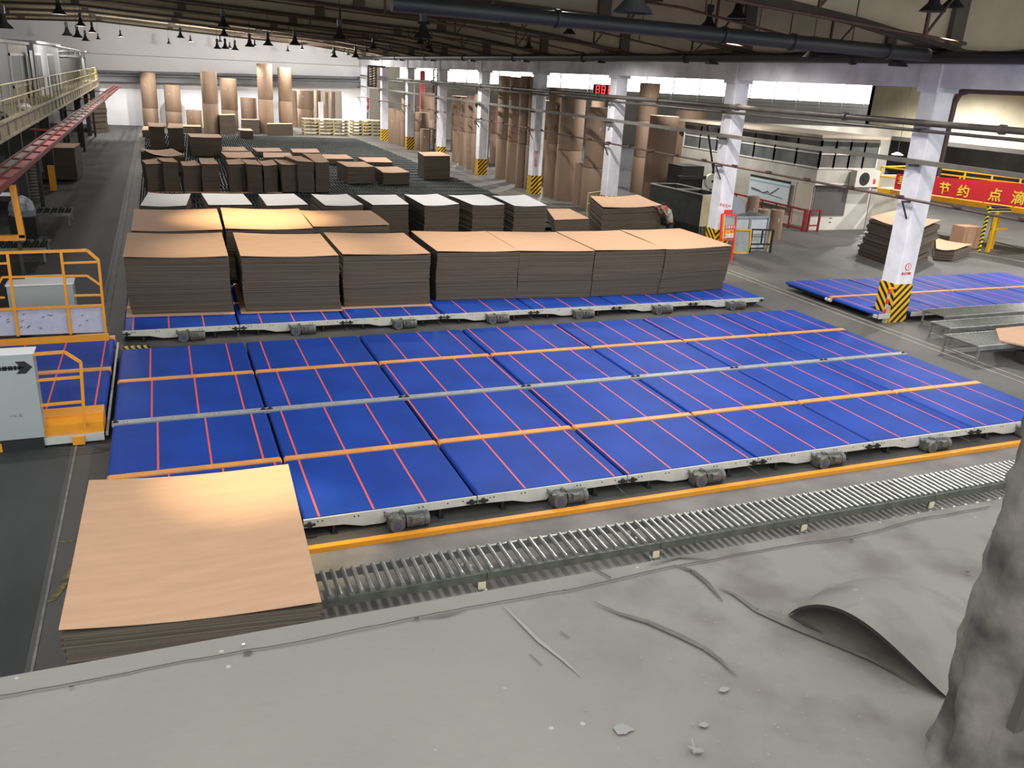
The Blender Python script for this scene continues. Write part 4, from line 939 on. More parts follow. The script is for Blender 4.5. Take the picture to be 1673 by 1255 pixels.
# lower railing and cabinet with arrow
t = thing('guard_railing', 'lower orange railing with cut corner at the front of the transfer car', 'railing', (-.5, 4.0, 0))
xs = lambda u, v: aty(u, v, 4.0) - Vector((-.5, 4.0, 0))
pts = [xs(40, 580), xs(105, 575), xs(132, 592), xs(138.5, 699)]
b = MB()
for a, c_ in zip(pts, pts[1:]): b.bar(a, c_, .045)
b.build('top_rail', orange2, t)
b = MB(); b.bar(xs(56, 622), xs(131, 616), .04).bar(xs(60, 663), xs(136, 656), .04).build('mid_rail', orange2, t)
A = aty(0, 581, 3.95); B1 = aty(62, 640, 3.95); zt1 = aty(55, 578, 3.95).z
t = thing('control_cabinet', 'pale grey cabinet with a black arrow at the lower left', 'cabinet', (B1.x, 3.95, 0))
MB().box(-2.4, -.5 + .5, .22, 0, .28, zt1).build('cabinet_body', panel_grey, t)
MB().box(-2.4, .02, .0, -.02, .26, .22).build('plinth', black, t)
MB().box(-2.42, -.01, zt1, .02, .30, zt1 + .025).build('cabinet_lid', label_white, t)
P = aty(30, 601, 3.95) - Vector((B1.x, 3.95, 0)); zc = P.z; xr = (aty(53, 599, 3.95).x - B1.x)
b = MB(); b.prism([(xr - .23, zc + .10), (xr - .10, zc + .10), (xr, zc), (xr - .10, zc - .10), (xr - .23, zc - .10), (xr - .17, zc - .02), (xr - .17, zc + .02)], -.006, -.001, 'y')
b.build('arrow_head', black, t)
b = MB(); rnd = random.Random(5); x = -2.3
while x < xr - .18: w_ = rnd.uniform(.03, .07); b.box(x, -.006, zc - .035, min(x + w_, xr - .16), -.001, zc + .035); b.box(x, -.006, zc - .008, x + .09, -.001, zc + .008); x += w_ + .012
b.build('arrow_shaft', black, t)
text_mesh('cabinet_lettering', '一二  三', .05, dark, t, (-.35, -.004, .62), (math.pi/2, 0, 0))
# upper tall railing
YR = 8.95
t = thing('guard_railing', 'tall orange railing with film covered panels behind the transfer car', 'railing', (-1, YR + .05, 0))
xs = lambda u, v: aty(u, v, YR) - Vector((-1, YR + .05, 0))
def poly(b, pl, w): 
    for a, c_ in zip(pl, pl[1:]): b.bar(a, c_, w)
    return b
b = MB(); poly(b, [xs(-60, 416), xs(0, 413), xs(142, 409), xs(161, 425)], .055); b.build('top_rail', orange2, t)
for a, c_ in (((12, 414), (30, 549)), ((99.5, 411), (116, 546)), ((161, 425), (173, 543))): MB().bar(xs(*a), xs(*c_), .06, .05).build('post', orange2, t)
b = MB(); b.bar(xs(-60, 433), xs(14, 430), .04).bar(xs(103, 430), xs(161, 428), .04); poly(b, [xs(-4, 466), xs(4, 453), xs(142, 450.5), xs(163, 465)], .04)
b.bar(xs(121, 483), xs(165, 482), .04).bar(xs(-60, 488), xs(8, 486), .04).bar(xs(-60, 508), xs(167, 499), .05); b.build('mid_rail', orange2, t)
b = MB(); A1, A2, A3, A4 = xs(-60, 552), xs(174, 543), xs(168, 501), xs(-60, 509); o2 = Vector((0, .03, 0))
b.q([A1 + o2, A2 + o2, A3 + o2, A4 + o2]).q([A4 + o2*1.4, A3 + o2*1.4, A2 + o2*1.4, A1 + o2*1.4]); b.build('film_panel', panel_film, t)
b = MB(); A1, A2 = xs(-60, 565), xs(178, 551); b.bar(A1, A2, .06, .17); b.build('toe_plank', orange2, t)
rnd = random.Random(4)
for i in range(16):
    u = rnd.uniform(-4, 166); v = rnd.uniform(512, 538); q = xs(u, v) + Vector((0, .02, 0)); MB().bar(q, q + Vector((.05, 0, rnd.choice((-.025, .025)))), .008).build('film_mark', dark, t)
A, B1 = aty(10, 468, 10.1), aty(118, 463, 10.1)
t = thing('grey_cabinet', 'pale grey cabinet box behind the tall orange railing', 'cabinet', (A.x, 10.1, 0))
MB().box(0, 0, .2, B1.x - A.x, .5, A.z).build('cabinet_body', panel_grey, t); MB().box(-.02, -.02, A.z, B1.x - A.x + .02, .52, A.z + .03).build('cabinet_lid', label_white, t)
MB().box(.1, .1, 0, .2, .4, .2).box(B1.x - A.x - .2, .1, 0, B1.x - A.x - .1, .4, .2).build('foot', dark, t)
A, B1 = aty(41, 453, 11.2), aty(105, 451, 11.2)
t = thing('white_bar_stand', 'white bar on an orange stand behind the pale grey cabinet box', 'stand', (A.x, 11.2, 0))
MB().box(0, -.05, A.z - .04, B1.x - A.x, .05, A.z + .03).build('white_bar', label_white, t); MB().box(0.02, -.03, 0, .08, .03, A.z - .04).box(B1.x - A.x - .08, -.03, 0, B1.x - A.x - .02, .03, A.z - .04).build('stand_leg', orange2, t)
# hazard striped bar at the table end
P = atz(222, 566, .1); t = thing('hazard_plate', 'small yellow and black striped plate at the left end of the loaded belts', 'plate', (P.x, P.y, 0))
MB().box(-.28, -.06, .03, .28, .06, .10).build('striped_plate', hazard('hazard_small', (1, 0, 1), 8, (.7, .5, .08)), t); MB().box(-.25, -.03, 0, -.2, .03, .03).box(.2, -.03, 0, .25, .03, .03).build('foot', black, t)

# ================================================================== RIGHT SIDE
struct(MB().box(29.4, 33, 0, 45, 33.2, 4.3).build('wall_partition', office_wall))
# dark bin with a cream end
zt_ = aty(1147, 319, 20.76).z; fa = atz(1064, 300, zt_); nA = Vector((22.64, 20.76, 0))
d = Vector((fa.x - nA.x, fa.y - nA.y, 0)); wv = Vector((1.35, -.02, 0))
t = thing('storage_bin', 'long dark open bin with a cream end panel, behind the stacks near the red signboard', 'bin', (nA.x, nA.y, 0))
o = Vector((0, 0, 0)); b = MB()
def slab(b, p, q, z0, z1, th, mi=0):
    n = Vector((-(q - p).y, (q - p).x, 0)).normalized() * th
    b.prism([(p.x, p.y), (q.x, q.y), (q.x + n.x, q.y + n.y), (p.x + n.x, p.y + n.y)], z0, z1, 'z', mi)
slab(b, d, o, .02, zt_, .07); slab(b, wv, wv + d, .02, zt_, .07); slab(b, d + wv, d, .02, zt_, .07); slab(b, d * .5, d * .5 + wv, .1, zt_ - .05, .06)
b.prism([(0, 0), (wv.x, wv.y), (wv.x + d.x, wv.y + d.y), (d.x, d.y)], .02, .4, 'z')
b.build('bin_wall', bin_dark, t)
b = MB(); slab(b, o, wv, .02, zt_ + .02, .08); b.build('end_panel', bin_cream, t)
b = MB()
for p, q in ((o, d), (wv, wv + d), (d * .5, d * .5 + wv), (d, d + wv)): b.bar(p + Vector((0, 0, zt_)), q + Vector((0, 0, zt_)), .1, .05)
b.build('rim', mat('bin_rim', (.20, .20, .15), .6), t)
# yellow guard rail by the overhanging stack
A, B1 = atz(958, 352, 0), atz(1000, 345, 0)
b = MB(); 
for h in (.55, 1.05): b.cyl((A.x, A.y, h), (B1.x, B1.y + .2, h), .03, 6)
for k in range(4): q = A.lerp(Vector((B1.x, B1.y + .2, 0)), k / 3); b.cyl((q.x, q.y, 0), (q.x, q.y, 1.05), .03, 6)
tag(b.build('yellow_guard_rail', yellow), 'thin yellow guard rail behind the wide stack with overhanging top', 'railing')
# signboard and frame at the second column
Y1 = 15.75
def bx(u0, v0, u1, v1, y): a = aty(u0, v0, y); c_ = aty(u1, v1, y); return a, c_
t = thing('notice_frame', 'red and yellow frame with notices at the foot of the second white column', 'notice board', (20.4, Y1, 0))
L0 = Vector((20.4, Y1, 0)); tl, tr, bl_, br_ = [aty(u, v, Y1) - L0 for u, v in ((1180, 350), (1203, 352), (1177, 391), (1199, 392))]
b = MB(); b.bar(tl, bl_, .07).bar(tr, br_, .05).bar(tl, tr, .06).bar(bl_, br_, .06).bar(bl_, Vector((bl_.x, 0, 0)), .06).bar(br_, Vector((br_.x, 0, 0)), .06); b.build('frame', mat('notice_red', (.72, .05, .03), .5), t)
b = MB(); b.bar(tl + Vector((.08, -.03, 0)), bl_ + Vector((.08, -.03, 0)), .04); b.build('yellow_edge', sign_yel, t)
b = MB(); b.q([bl_ + Vector((.12, .02, .05)), br_ + Vector((-.04, .02, .05)), tr + Vector((-.04, .02, -.05)), tl + Vector((.12, .02, -.05))]); b.q([tl + Vector((.12, .03, -.05)), tr + Vector((-.04, .03, -.05)), br_ + Vector((-.04, .03, .05)), bl_ + Vector((.12, .03, .05))]); b.build('back_panel', panel_grey, t)
hz = (tl.z - bl_.z)
for i, (m_, f0) in enumerate(((sign_red, .40), (sign_yel, .22), (label_white, .06))):
    z0 = bl_.z + hz * f0; s_ = MB().box(bl_.x + .15, -.01, z0, br_.x - .04, .01, z0 + hz * .15).build('notice', m_, t)
    text_mesh('notice_lettering', ['注意安全', '小心地滑', '禁止入内'][i], .12, [label_white, sign_red, sign_red][i], s_, ((bl_.x + br_.x) / 2 + .06, -.014, z0 + hz * .075), (math.pi/2, 0, 0))
a, c_ = bx(1184, 343, 1196, 350, Y1); MB().box(a.x - L0.x, -.02, c_.z, c_.x - L0.x, .02, a.z).build('top_sign', sign_red, t)
# silver bin, hood, barriers
zs = aty(1245, 356, 17.4).z; xL, xR = atz(1200, 410, 0).x - .4, atz(1247, 409, 0).x
t = thing('silver_bin', 'open silver sheet metal bin with pale panels, right of the second column', 'bin', (xL, 17.4, 0))
w = xR - xL
MB().box(0, 0, .05, w, .04, zs).box(0, 1.3, .05, w, 1.34, zs).box(0, 0, .05, .04, 1.34, zs).box(w - .04, 0, .05, w, 1.34, zs).box(0, 0, .05, w, 1.3, .12).build('bin_wall', silver, t)
b = MB(); frame_rect(b, (0, -.02, 0), (w, -.02, 0), zs, .07, 2, .04); frame_rect(b, (w + .02, 0, 0), (w + .02, 1.34, 0), zs, .07, 1, .04); b.bar((0, -.02, zs * .45), (w, -.02, zs * .45), .05); b.build('frame', silver, t)
b = MB()
for k in range(2): b.box(w * k / 2 + .08, -.015, zs * .52, w * (k + 1) / 2 - .06, -.005, zs - .08); b.box(w * k / 2 + .08, -.015, .12, w * (k + 1) / 2 - .06, -.005, zs * .4)
b.build('pale_panel', mat('pale_bin_panel', (.60, .64, .68), .3, noise_amt=.15, scale=3), t)
b = MB(); N = 10
for i in range(N):
    a0, a1 = math.pi * (.08 + .55 * i / N), math.pi * (.08 + .55 * (i + 1) / N)
    P = lambda a, y: (xL + .25 + .75 * math.cos(a), y, zs - .05 + .85 * math.sin(a))
    b.q([P(a0, 17.9), P(a1, 17.9), P(a1, 18.9), P(a0, 18.9)]).q([P(a0, 18.9), P(a1, 18.9), P(a1, 17.9), P(a0, 17.9)])
    b.q([P(a0, 17.9), (xL + .25, 17.9, zs - .1), P(a1, 17.9)])
tag(b.build('curved_hood', silver, smooth=True), 'curved shiny sheet metal hood standing in the silver bin', 'hood')
Y2 = 16.9
t = thing('safety_barrier', 'yellow framed grey barrier panel against the foot of the second column', 'barrier', (0, Y2, 0)); L0 = Vector((0, Y2, 0))
c4_ = [aty(u, v, Y2) - L0 for u, v in ((1198, 413), (1224, 414), (1227, 376), (1200, 375))]
b = MB(); poly(b, c4_ + [c4_[0]], .06); b.build('frame', yellow2, t)
b = MB(); b.q([p + Vector((0, .02, 0)) for p in c4_]).q([p + Vector((0, .03, 0)) for p in reversed(c4_)]); b.build('mesh_panel', rail_grey, t)
t = thing('safety_barrier', 'black framed barrier with yellow post in front of the silver bin', 'barrier', (0, Y2, 0))
c4_ = [aty(u, v, Y2) - L0 for u, v in ((1226, 399), (1260, 399), (1264, 376), (1229, 375))]
b = MB(); poly(b, c4_ + [c4_[0]], .06); b.bar(c4_[1], aty(1258, 413, Y2) - L0, .06).bar(c4_[0], aty(1224, 413, Y2) - L0, .06); m0 = (c4_[2] + c4_[3]) / 2; m1 = (c4_[0] + c4_[1]) / 2; b.bar(m0, m1, .05); b.build('frame', black, t)
b = MB(); b.bar(aty(1258, 377, Y2 + .1) - L0, aty(1252, 411, Y2 + .1) - L0, .14, .05); b.build('yellow_post', yellow, t)
# small reels by the office
G4 = 'small reels by the office'
reels(1213, 1232, 321, 1, 'tall slim reel behind the curved shiny hood', vb=384, group=G4)
reels(1231, 1254, 343, 1, 'short wide reel behind the silver bin', vb=376, group=G4)
reels(1232, 1250, 332, 1, 'low reel rising just behind the short wide reel by the office', y=24.5, group=G4)
reels(1252, 1274, 344, 1, 'short reel right of the silver bin nearest the red railing', vb=392, group=G4)
# winder with a white roll behind the bin
P = aty(1162, 296, 26.0)
t = thing('winder', 'dark winding machine with a pale round roll, left of the second column', 'machine', (P.x, 26, 0))
MB().box(-1.6, .3, 0, -.3, 1.6, 2.4).box(-.3, .2, 0, .9, .35, .9).box(-1.9, 0, 1.8, .2, .2, 1.95).bar((.1, .1, 0), (.1, .1, 2.6), .08).bar((-.6, .1, 4.4), (.55, .1, .9), .07).build('machine_frame', black, t)
MB().cyl((0, -.1, P.z), (0, .1, P.z), .37, 24).build('pale_roll', mat('pale_roll', (.62, .66, .5), .5), t)
MB().cyl((0, -.12, P.z), (0, .12, P.z), .07, 10).build('roll_core', black, t)
MB().box(.5, 0, 2.2, 1.4, .2, 3.0).build('white_case', panel_grey, t); MB().box(.8, -.03, 2.5, 1.3, 0, 2.9).build('red_notice', sign_red, t)
# office
XO, YO, ZO = 29.35, 21.6, 4.25
t = thing('office_room', 'plastered office room with a band of windows, right of the second column', 'office', (XO, YO, 0))
Ly, Lx = 11.4, 3.45
MB().box(0, 0, 0, Lx, Ly, 2.85).box(0, 0, 4.15, Lx, Ly, ZO).build('office_wall', office_wall, t)
MB().box(0, -.012, 0, Lx, 0, 2.2).build('whitewashed_front', office_white, t)
MB().box(-.35, -.35, ZO, Lx + .2, Ly + .2, ZO + .12).build('office_roof', mat('office_roof', (.50, .43, .34), .8, noise_amt=.3, scale=1), t)
def winband(parent, P0, P1, n, z0, zm, z1, thick=.07):
    P0 = Vector(P0); P1 = Vector(P1)
    for i in range(n):
        a, c_ = P0.lerp(P1, i / n), P0.lerp(P1, (i + 1) / n); b = MB(); Z_ = lambda p, z: p + Vector((0, 0, z))
        b.bar(Z_(a, z0), Z_(a, z1), thick).bar(Z_(c_, z0), Z_(c_, z1), thick).bar(Z_(a, z0), Z_(c_, z0), thick).bar(Z_(a, z1), Z_(c_, z1), thick).bar(Z_(a, zm), Z_(c_, zm), thick * .9)
        f_ = b.build('office_window', office_white, parent)
        b = MB(); b.q([Z_(a, z0), Z_(c_, z0), Z_(c_, z1), Z_(a, z1)]); b.build('pane', glassy, f_)
winband(t, (0, Ly, 0), (0, 0, 0), 7, 2.88, 3.52, 4.12)
winband(t, (0, 0, 0), (Lx, 0, 0), 4, 2.88, 3.52, 4.12)
MB().box(.1, .1, 2.85, Lx, Ly, 2.9).box(.8, .4, 2.9, Lx - .1, Ly - .3, 4.0).build('interior', mat('office_interior', (.14, .14, .13), .9, noise_amt=.6, scale=.8), t)
for i, (y, z) in enumerate(((8.9, 3.1), (4.8, 3.0))): MB().box(.05, y, z, .08, y + .7, z + .5).build('window_poster', office_white, t)
MB().box(.03, 1.05, 3.0, .06, 1.45, 3.25).build('monitor_glow', mat('monitor', (.1, .3, .5), .4, emit=(.1, .5, .9), es=1.2), t)
a, c_ = bx(1333, 305, 1393, 352, YO); px0 = a.x - XO
MB().box(.05, -.05, c_.z, 2.0, -.012, a.z).build('grey_panel', office_dark, t)
MB().box(-.02, -.2, a.z + .02, 2.1, -.02, a.z + .07).build('panel_hood', black, t)
y0, y1 = atx(1325, 340, XO).y - YO, atx(1296, 330, XO).y - YO
MB().box(-.04, y0, .1, 0, y1, 2.05).box(-.07, y0, .1, 0, y0 + .08, 2.1).box(-.07, y1 - .08, .1, 0, y1, 2.1).build('beige_door', cabin_beige, t)
for k in range(5): MB().box(1.2, -.03, .35 + .1 * k, 1.35, -.012, .38 + .1 * k).build('small_mark', dark, t) if k % 2 == 0 else None
t = thing('whiteboard', 'whiteboard with blue curves and a black header on the office side wall', 'whiteboard', (29.2, 23.15, .86))
MB().box(0, 0, 0, .05, 3.1, 1.1).build('board', mat('board_white', (.60, .66, .68), .3), t)
MB().box(-.01, 0, 1.1, .06, 3.1, 1.2).build('header', black, t); MB().box(-.012, .02, .92, 0, 3.08, 1.0).build('header_line', mat('header_blue', (.3, .5, .55), .5), t)
b = MB(); ln = [(2.9, .58), (2.3, .52), (1.9, .42), (1.55, .55), (1.35, .44), (1.0, .66), (.75, .82)]
for (ya, za), (yb, zb) in zip(ln, ln[1:]): b.bar((-.006, ya, za), (-.006, yb, zb), .035, .03)
b.bar((-.006, 2.9, .50), (-.006, .4, .35), .02); b.build('drawn_curve', mat('marker', (.06, .13, .15), .5), t)
MB().box(-.02, 0, -.04, .06, 3.1, 0).build('tray', rail_grey, t)
# red railing
t = thing('red_railing', 'dark red railing along the office side wall', 'railing', (28.75, 21.2, 0))
b = MB()
for z in (.12, 1.0): b.bar((0, 0, z), (0, 6.5, z), .08)
b.build('rail', red, t)
for k in range(7): MB().bar((0, k * 1.08, 0), (0, k * 1.08, 1.0), .06).build('post', red, t)
t = thing('red_railing', 'short dark red railing at the office corner', 'railing', (28.8, 21.15, 0))
b = MB(); frame_rect(b, (.15, 0, 0), (.75, 0, 0), 1.0, .08, 1, .0); b.bar((.15, 0, .3), (.75, 0, .3), .06); b.bar((0, .1, 0), (0, .1, 1.05), .14); b.build('frame', red, t)
# air conditioner
a, c_ = bx(1401, 279, 1434, 306, 21.12)
t = thing('air_conditioner', 'white outdoor air conditioner unit fixed beside the office', 'air conditioner', (a.x, 21.12, c_.z)); w, h = c_.x - a.x, a.z - c_.z
MB().box(0, 0, 0, w, .4, h).build('casing', office_white, t)
MB().cyl((w * .36, -.015, h * .5), (w * .36, .0, h * .5), h * .4, 24).build('fan_grille', black, t)
MB().cyl((w * .36, -.03, h * .5), (w * .36, -.014, h * .5), h * .1, 12).build('fan_hub', dark, t)
MB().box(w * .75, -.01, h * .2, w * .85, 0, h * .5).build('red_badge', sign_red, t); MB().box(0, .05, -.08, .06, .44, 0).box(w - .06, .05, -.08, w, .44, 0).build('bracket', dark, t)
struct(MB().box(33.0, 24.5, 0, 40, 24.7, 2.3).box(32.85, 21.6, 0, 33.1, 24.7, 2.3).build('wall_office_wing', office_wall))
# yellow platform with banner
pa, pb = atz(1460, 309, 2.0), atz(1673, 339.5, 2.0)
ext = pb + (pb - pa) * .35; dirv = (ext - pa).normalized(); nrm = Vector((dirv.y, -dirv.x, 0));  nrm = -nrm if nrm.x < 0 else nrm
t = thing('yellow_platform', 'yellow steel platform with railing behind the red banner', 'platform', (pa.x, pa.y, 0))
loc = lambda p: p - Vector((pa.x, pa.y, 0))
st0 = pa - dirv * .9 + nrm * .12
en = ext + nrm * .12
b = MB(); b.prism([(loc(st0).x, loc(st0).y), (loc(en).x, loc(en).y), (loc(en + nrm * 3).x, loc(en + nrm * 3).y), (loc(st0 + nrm * 3).x, loc(st0 + nrm * 3).y)], 1.72, 1.95, 'z'); b.build('deck', yellow2, t)
b = MB()
for z in (2.5, 2.95): b.bar(loc(Vector((st0.x, st0.y, z))), loc(Vector((en.x, en.y, z))), .06); b.bar(loc(Vector((st0.x, st0.y, z))), loc(Vector((st0.x, st0.y, z)) + nrm * 3), .06); q = st0 + nrm * 3; q2 = en + nrm * 3; b.bar(loc(Vector((q.x, q.y, z))), loc(Vector((q2.x, q2.y, z))), .06)
b.build('handrail', yellow2, t)
for k in range(8):
    for off_ in (0, 3):
        p = st0.lerp(en, k / 7) + nrm * off_; MB().bar(loc(Vector((p.x, p.y, 1.9))), loc(Vector((p.x, p.y, 2.95))), .06).build('handrail_post', yellow2, t)
for k in (0, .5, 1):
    p = st0.lerp(en, k) + nrm * 2.9; MB().bar(loc(Vector((p.x, p.y, 0))), loc(Vector((p.x, p.y, 1.75))), .16).build('support_post', black, t)
b = MB(); ta, tb = Vector((pa.x, pa.y, aty(1460, 284, pa.y).z)), Vector((pb.x, pb.y, aty(1673, 301, pb.y).z)); te = Vector((ext.x, ext.y, tb.z + (tb.z - ta.z) * .35))
ctr = (pa + ext) / 2
t = thing('banner', 'long red banner with large yellow characters hung on the yellow platform', 'banner', (pa.x, pa.y, 2.0))
L0 = Vector((pa.x, pa.y, 2.0)); q = [pa - L0, ext - L0, te - L0, ta - L0]; o3 = nrm * .02
b.q(q).q([p + o3 for p in reversed(q)]); b.build('banner_cloth', ban_red, t)
ang = math.atan2(dirv.y, dirv.x); Lb = (pb - pa).length
for chh, (u, v) in zip('幸节约点滴', ((1475, 297), (1543, 309), (1574, 314), (1626, 320), (1664, 325))):
    # position along the banner from its bearing
    dd = ray(u, v); s = ((pa.x - CP.x) * dd.y - (pa.y - CP.y) * dd.x) / (dirv.y * dd.x - dirv.x * dd.y)
    P = pa + dirv * s; k_ = (P.xy - CP.xy).length / Vector((dd.x, dd.y)).length; z = CP.z + dd.z * k_
    hh = .50 + .06 * s / Lb
    text_mesh('banner_character', chh, hh * 1.05, ban_yel, t, (P.x - L0.x - nrm.x * .02, P.y - L0.y - nrm.y * .02, z - 2.0), (math.pi/2, 0, ang), bold=.012)
# ragged sheet stacks
z = 1.45
stack('ragged tall pile of loose tan sheets on the floor beyond the right hand blue table', atz(1420, 358, z), atz(1500, 380, z), atz(1463, 349.5, z), atz(1536, 366, z), .03, z, n=20, jit=.09, warp=.05, lean=(-.15, .1), group='loose sheet piles')
stack('ragged low pile of loose tan sheets right of the tall ragged pile', atz(1529, 408, .42), atz(1560, 411, .42), atz(1528, 391, .42), atz(1587, 403, .42), .03, .42, n=7, jit=.08, warp=.03, group='loose sheet piles')
# hazard portal
Y3 = 15.9; a = atz(1600, 412, 0); zc_ = aty(1621, 346, Y3).z
t = thing('hazard_portal', 'yellow portal frame with black striped post and bar at the right edge', 'portal', (a.x, Y3, 0))
MB().box(-.05, -.05, 0, .05, .05, zc_ + .25).build('striped_post', haz_post, t)
x1_ = aty(1611, 412, Y3).x - a.x; x2_ = x1_ + .9
MB().box(x1_, -.06, 0, x1_ + .14, .06, zc_).box(x2_, .5, 0, x2_ + .12, .62, zc_).box(x1_, .0, .95, x2_ + .1, .08, 1.03).build('yellow_post', yellow2, t)
MB().box(0, -.05, zc_, 4, .03, zc_ + .12).build('striped_bar', haz_bar, t)
MB().box(x1_, .03, zc_ + .12, 4, .5, zc_ + .2).build('top_plate', dark, t)
tag(MB().box(a.x - .25, Y3 + .7, 0, a.x + .75, Y3 + 1.4, .95).box(a.x - .2, Y3 + .72, .95, a.x + .7, Y3 + 1.38, .96).build('cardboard_box', card_top), 'tan cardboard box behind the foot of the striped post', 'box')
# red white barrier post by the chevron column
P = Vector((20.02, 7.33, 0))
t = thing('barrier_post', 'slim red and white post leaning at the left foot of the chevron column', 'post', (P.x, P.y, 0))
MB().bar((-.02, 0, 0), (.0, .0, 1.0), .05).build('post', rail_white, t)
b = MB()
for k in range(3): b.bar((-.015, -.003, .25 + k * .3), (-.01, -.003, .4 + k * .3), .056)
b.build('red_band', sign_red, t); MB().box(-.05, -.04, .98, .14, .03, 1.03).build('top_bar', orange2, t); MB().box(-.02, -.06, .0, .1, .02, .5).build('yellow_foot', yellow, t)
# lit lamp in the right bay
P = aty(1466, 252, 30.0)
t = thing('saucer_lamp', 'lit white saucer lamp hanging in the right hand bay', 'lamp', P)
MB().lathe([(0, .12), (.12, .10), (.34, -.02), (.33, -.04), (0, -.02)], seg=20).build('shade', mat('lamp_glow', (.9, .9, .85), .5, emit=(1, .98, .9), es=4), t, smooth=True)
MB().cyl((0, 0, .12), (0, 0, 3.9), .015, 5).build('cord', black, t)

# ================================================================== PERSON
PP = Vector((20.1, 19.15, 0)); gz = 0
person = thing('person', 'person in a grey top with red collar bending over the wide brown stack', 'person', PP)
def skin(name, mat_, verts, edges, radii, parent, sub=2):
    me = bpy.data.meshes.new(name); me.from_pydata(verts, edges, []); me.materials.append(mat_)
    o = bpy.data.objects.new(name, me); C.objects.link(o); o.parent = parent
    md = o.modifiers.new('skin', 'SKIN'); md.use_smooth_shade = True
    for i, r in enumerate(radii): me.skin_vertices[0].data[i].radius = (r, r) if not isinstance(r, tuple) else r
    me.skin_vertices[0].data[0].use_root = True
    s = o.modifiers.new('sub', 'SUBSURF'); s.levels = sub; s.render_levels = sub
    return o
skin_m = mat('skin', (.42, .24, .16), .5)
V = [(0, 0, .92), (-.06, 0, 1.1), (-.16, 0, 1.28), (-.25, 0, 1.40), (-.33, 0, 1.47), (-.42, 0, 1.52), (-.50, 0, 1.52)]
R_ = [.13, .13, .15, .12, .055, .085, .07]; E_ = [(0, 1), (1, 2), (2, 3), (3, 4), (4, 5), (5, 6)]
for s in (-1, 1):
    n = len(V); V += [(0, s*.09, .86), (-.03, s*.10, .48), (.03, s*.10, .09), (-.12, s*.11, .04)]; R_ += [.10, .065, .045, .04]; E_ += [(0, n), (n, n+1), (n+1, n+2), (n+2, n+3)]
    n = len(V); V += [(-.22, s*.19, 1.38), (-.34, s*.24, 1.18), (-.54, s*.20, 1.12+.36), (-.60, s*.20, 1.49)]; R_ += [.06, .047, .034, .028]; E_ += [(3, n), (n, n+1), (n+1, n+2), (n+2, n+3)]
    h = n + 3
    for k in range(4):
        n = len(V); yy = s*.20 + (k - 1.5) * .02; V += [(-.66, yy, 1.485), (-.70 + .008*abs(k - 1.5), yy, 1.475)]; R_ += [.010, .008]; E_ += [(h, n), (n, n+1)]
    n = len(V); V += [(-.61, s*.20 - s*.045, 1.485), (-.64, s*.20 - s*.055, 1.48)]; R_ += [.011, .009]; E_ += [(h, n), (n, n+1)]
skin('body', skin_m, V, E_, R_, person)
skin('grey_top', mat('grey_shirt', (.40, .40, .36), .8), [(.0, 0, .88), (-.06, 0, 1.1), (-.16, 0, 1.28), (-.25, 0, 1.40), (-.22, -.20, 1.38), (-.30, -.25, 1.24), (-.22, .20, 1.38), (-.30, .25, 1.24)],
     [(0, 1), (1, 2), (2, 3), (3, 4), (4, 5), (3, 6), (6, 7)], [.155, .155, .175, .14, .075, .065, .075, .065], person)
skin('red_collar', mat('red_collar', (.75, .04, .06), .7), [(-.27, -.12, 1.45), (-.30, 0, 1.50), (-.27, .12, 1.45)], [(0, 1), (1, 2)], [.05, .075, .05], person)
skin('trousers', mat('dark_trousers', (.03, .03, .035), .8), [(0, 0, .92), (0, .09, .82), (-.03, .10, .48), (.03, .10, .12), (0, -.09, .82), (-.03, -.10, .48), (.03, -.10, .12)],
     [(0, 1), (1, 2), (2, 3), (0, 4), (4, 5), (5, 6)], [.145, .115, .082, .065, .115, .082, .065], person)
skin('hair', black, [(-.36, 0, 1.60), (-.43, 0, 1.61), (-.49, 0, 1.58)], [(0, 1), (1, 2)], [.06, .085, .05], person)
MB().box(-.60, -.03, 1.50, -.575, -.015, 1.515).box(-.60, .015, 1.50, -.575, .03, 1.515).build('eye', black, person)

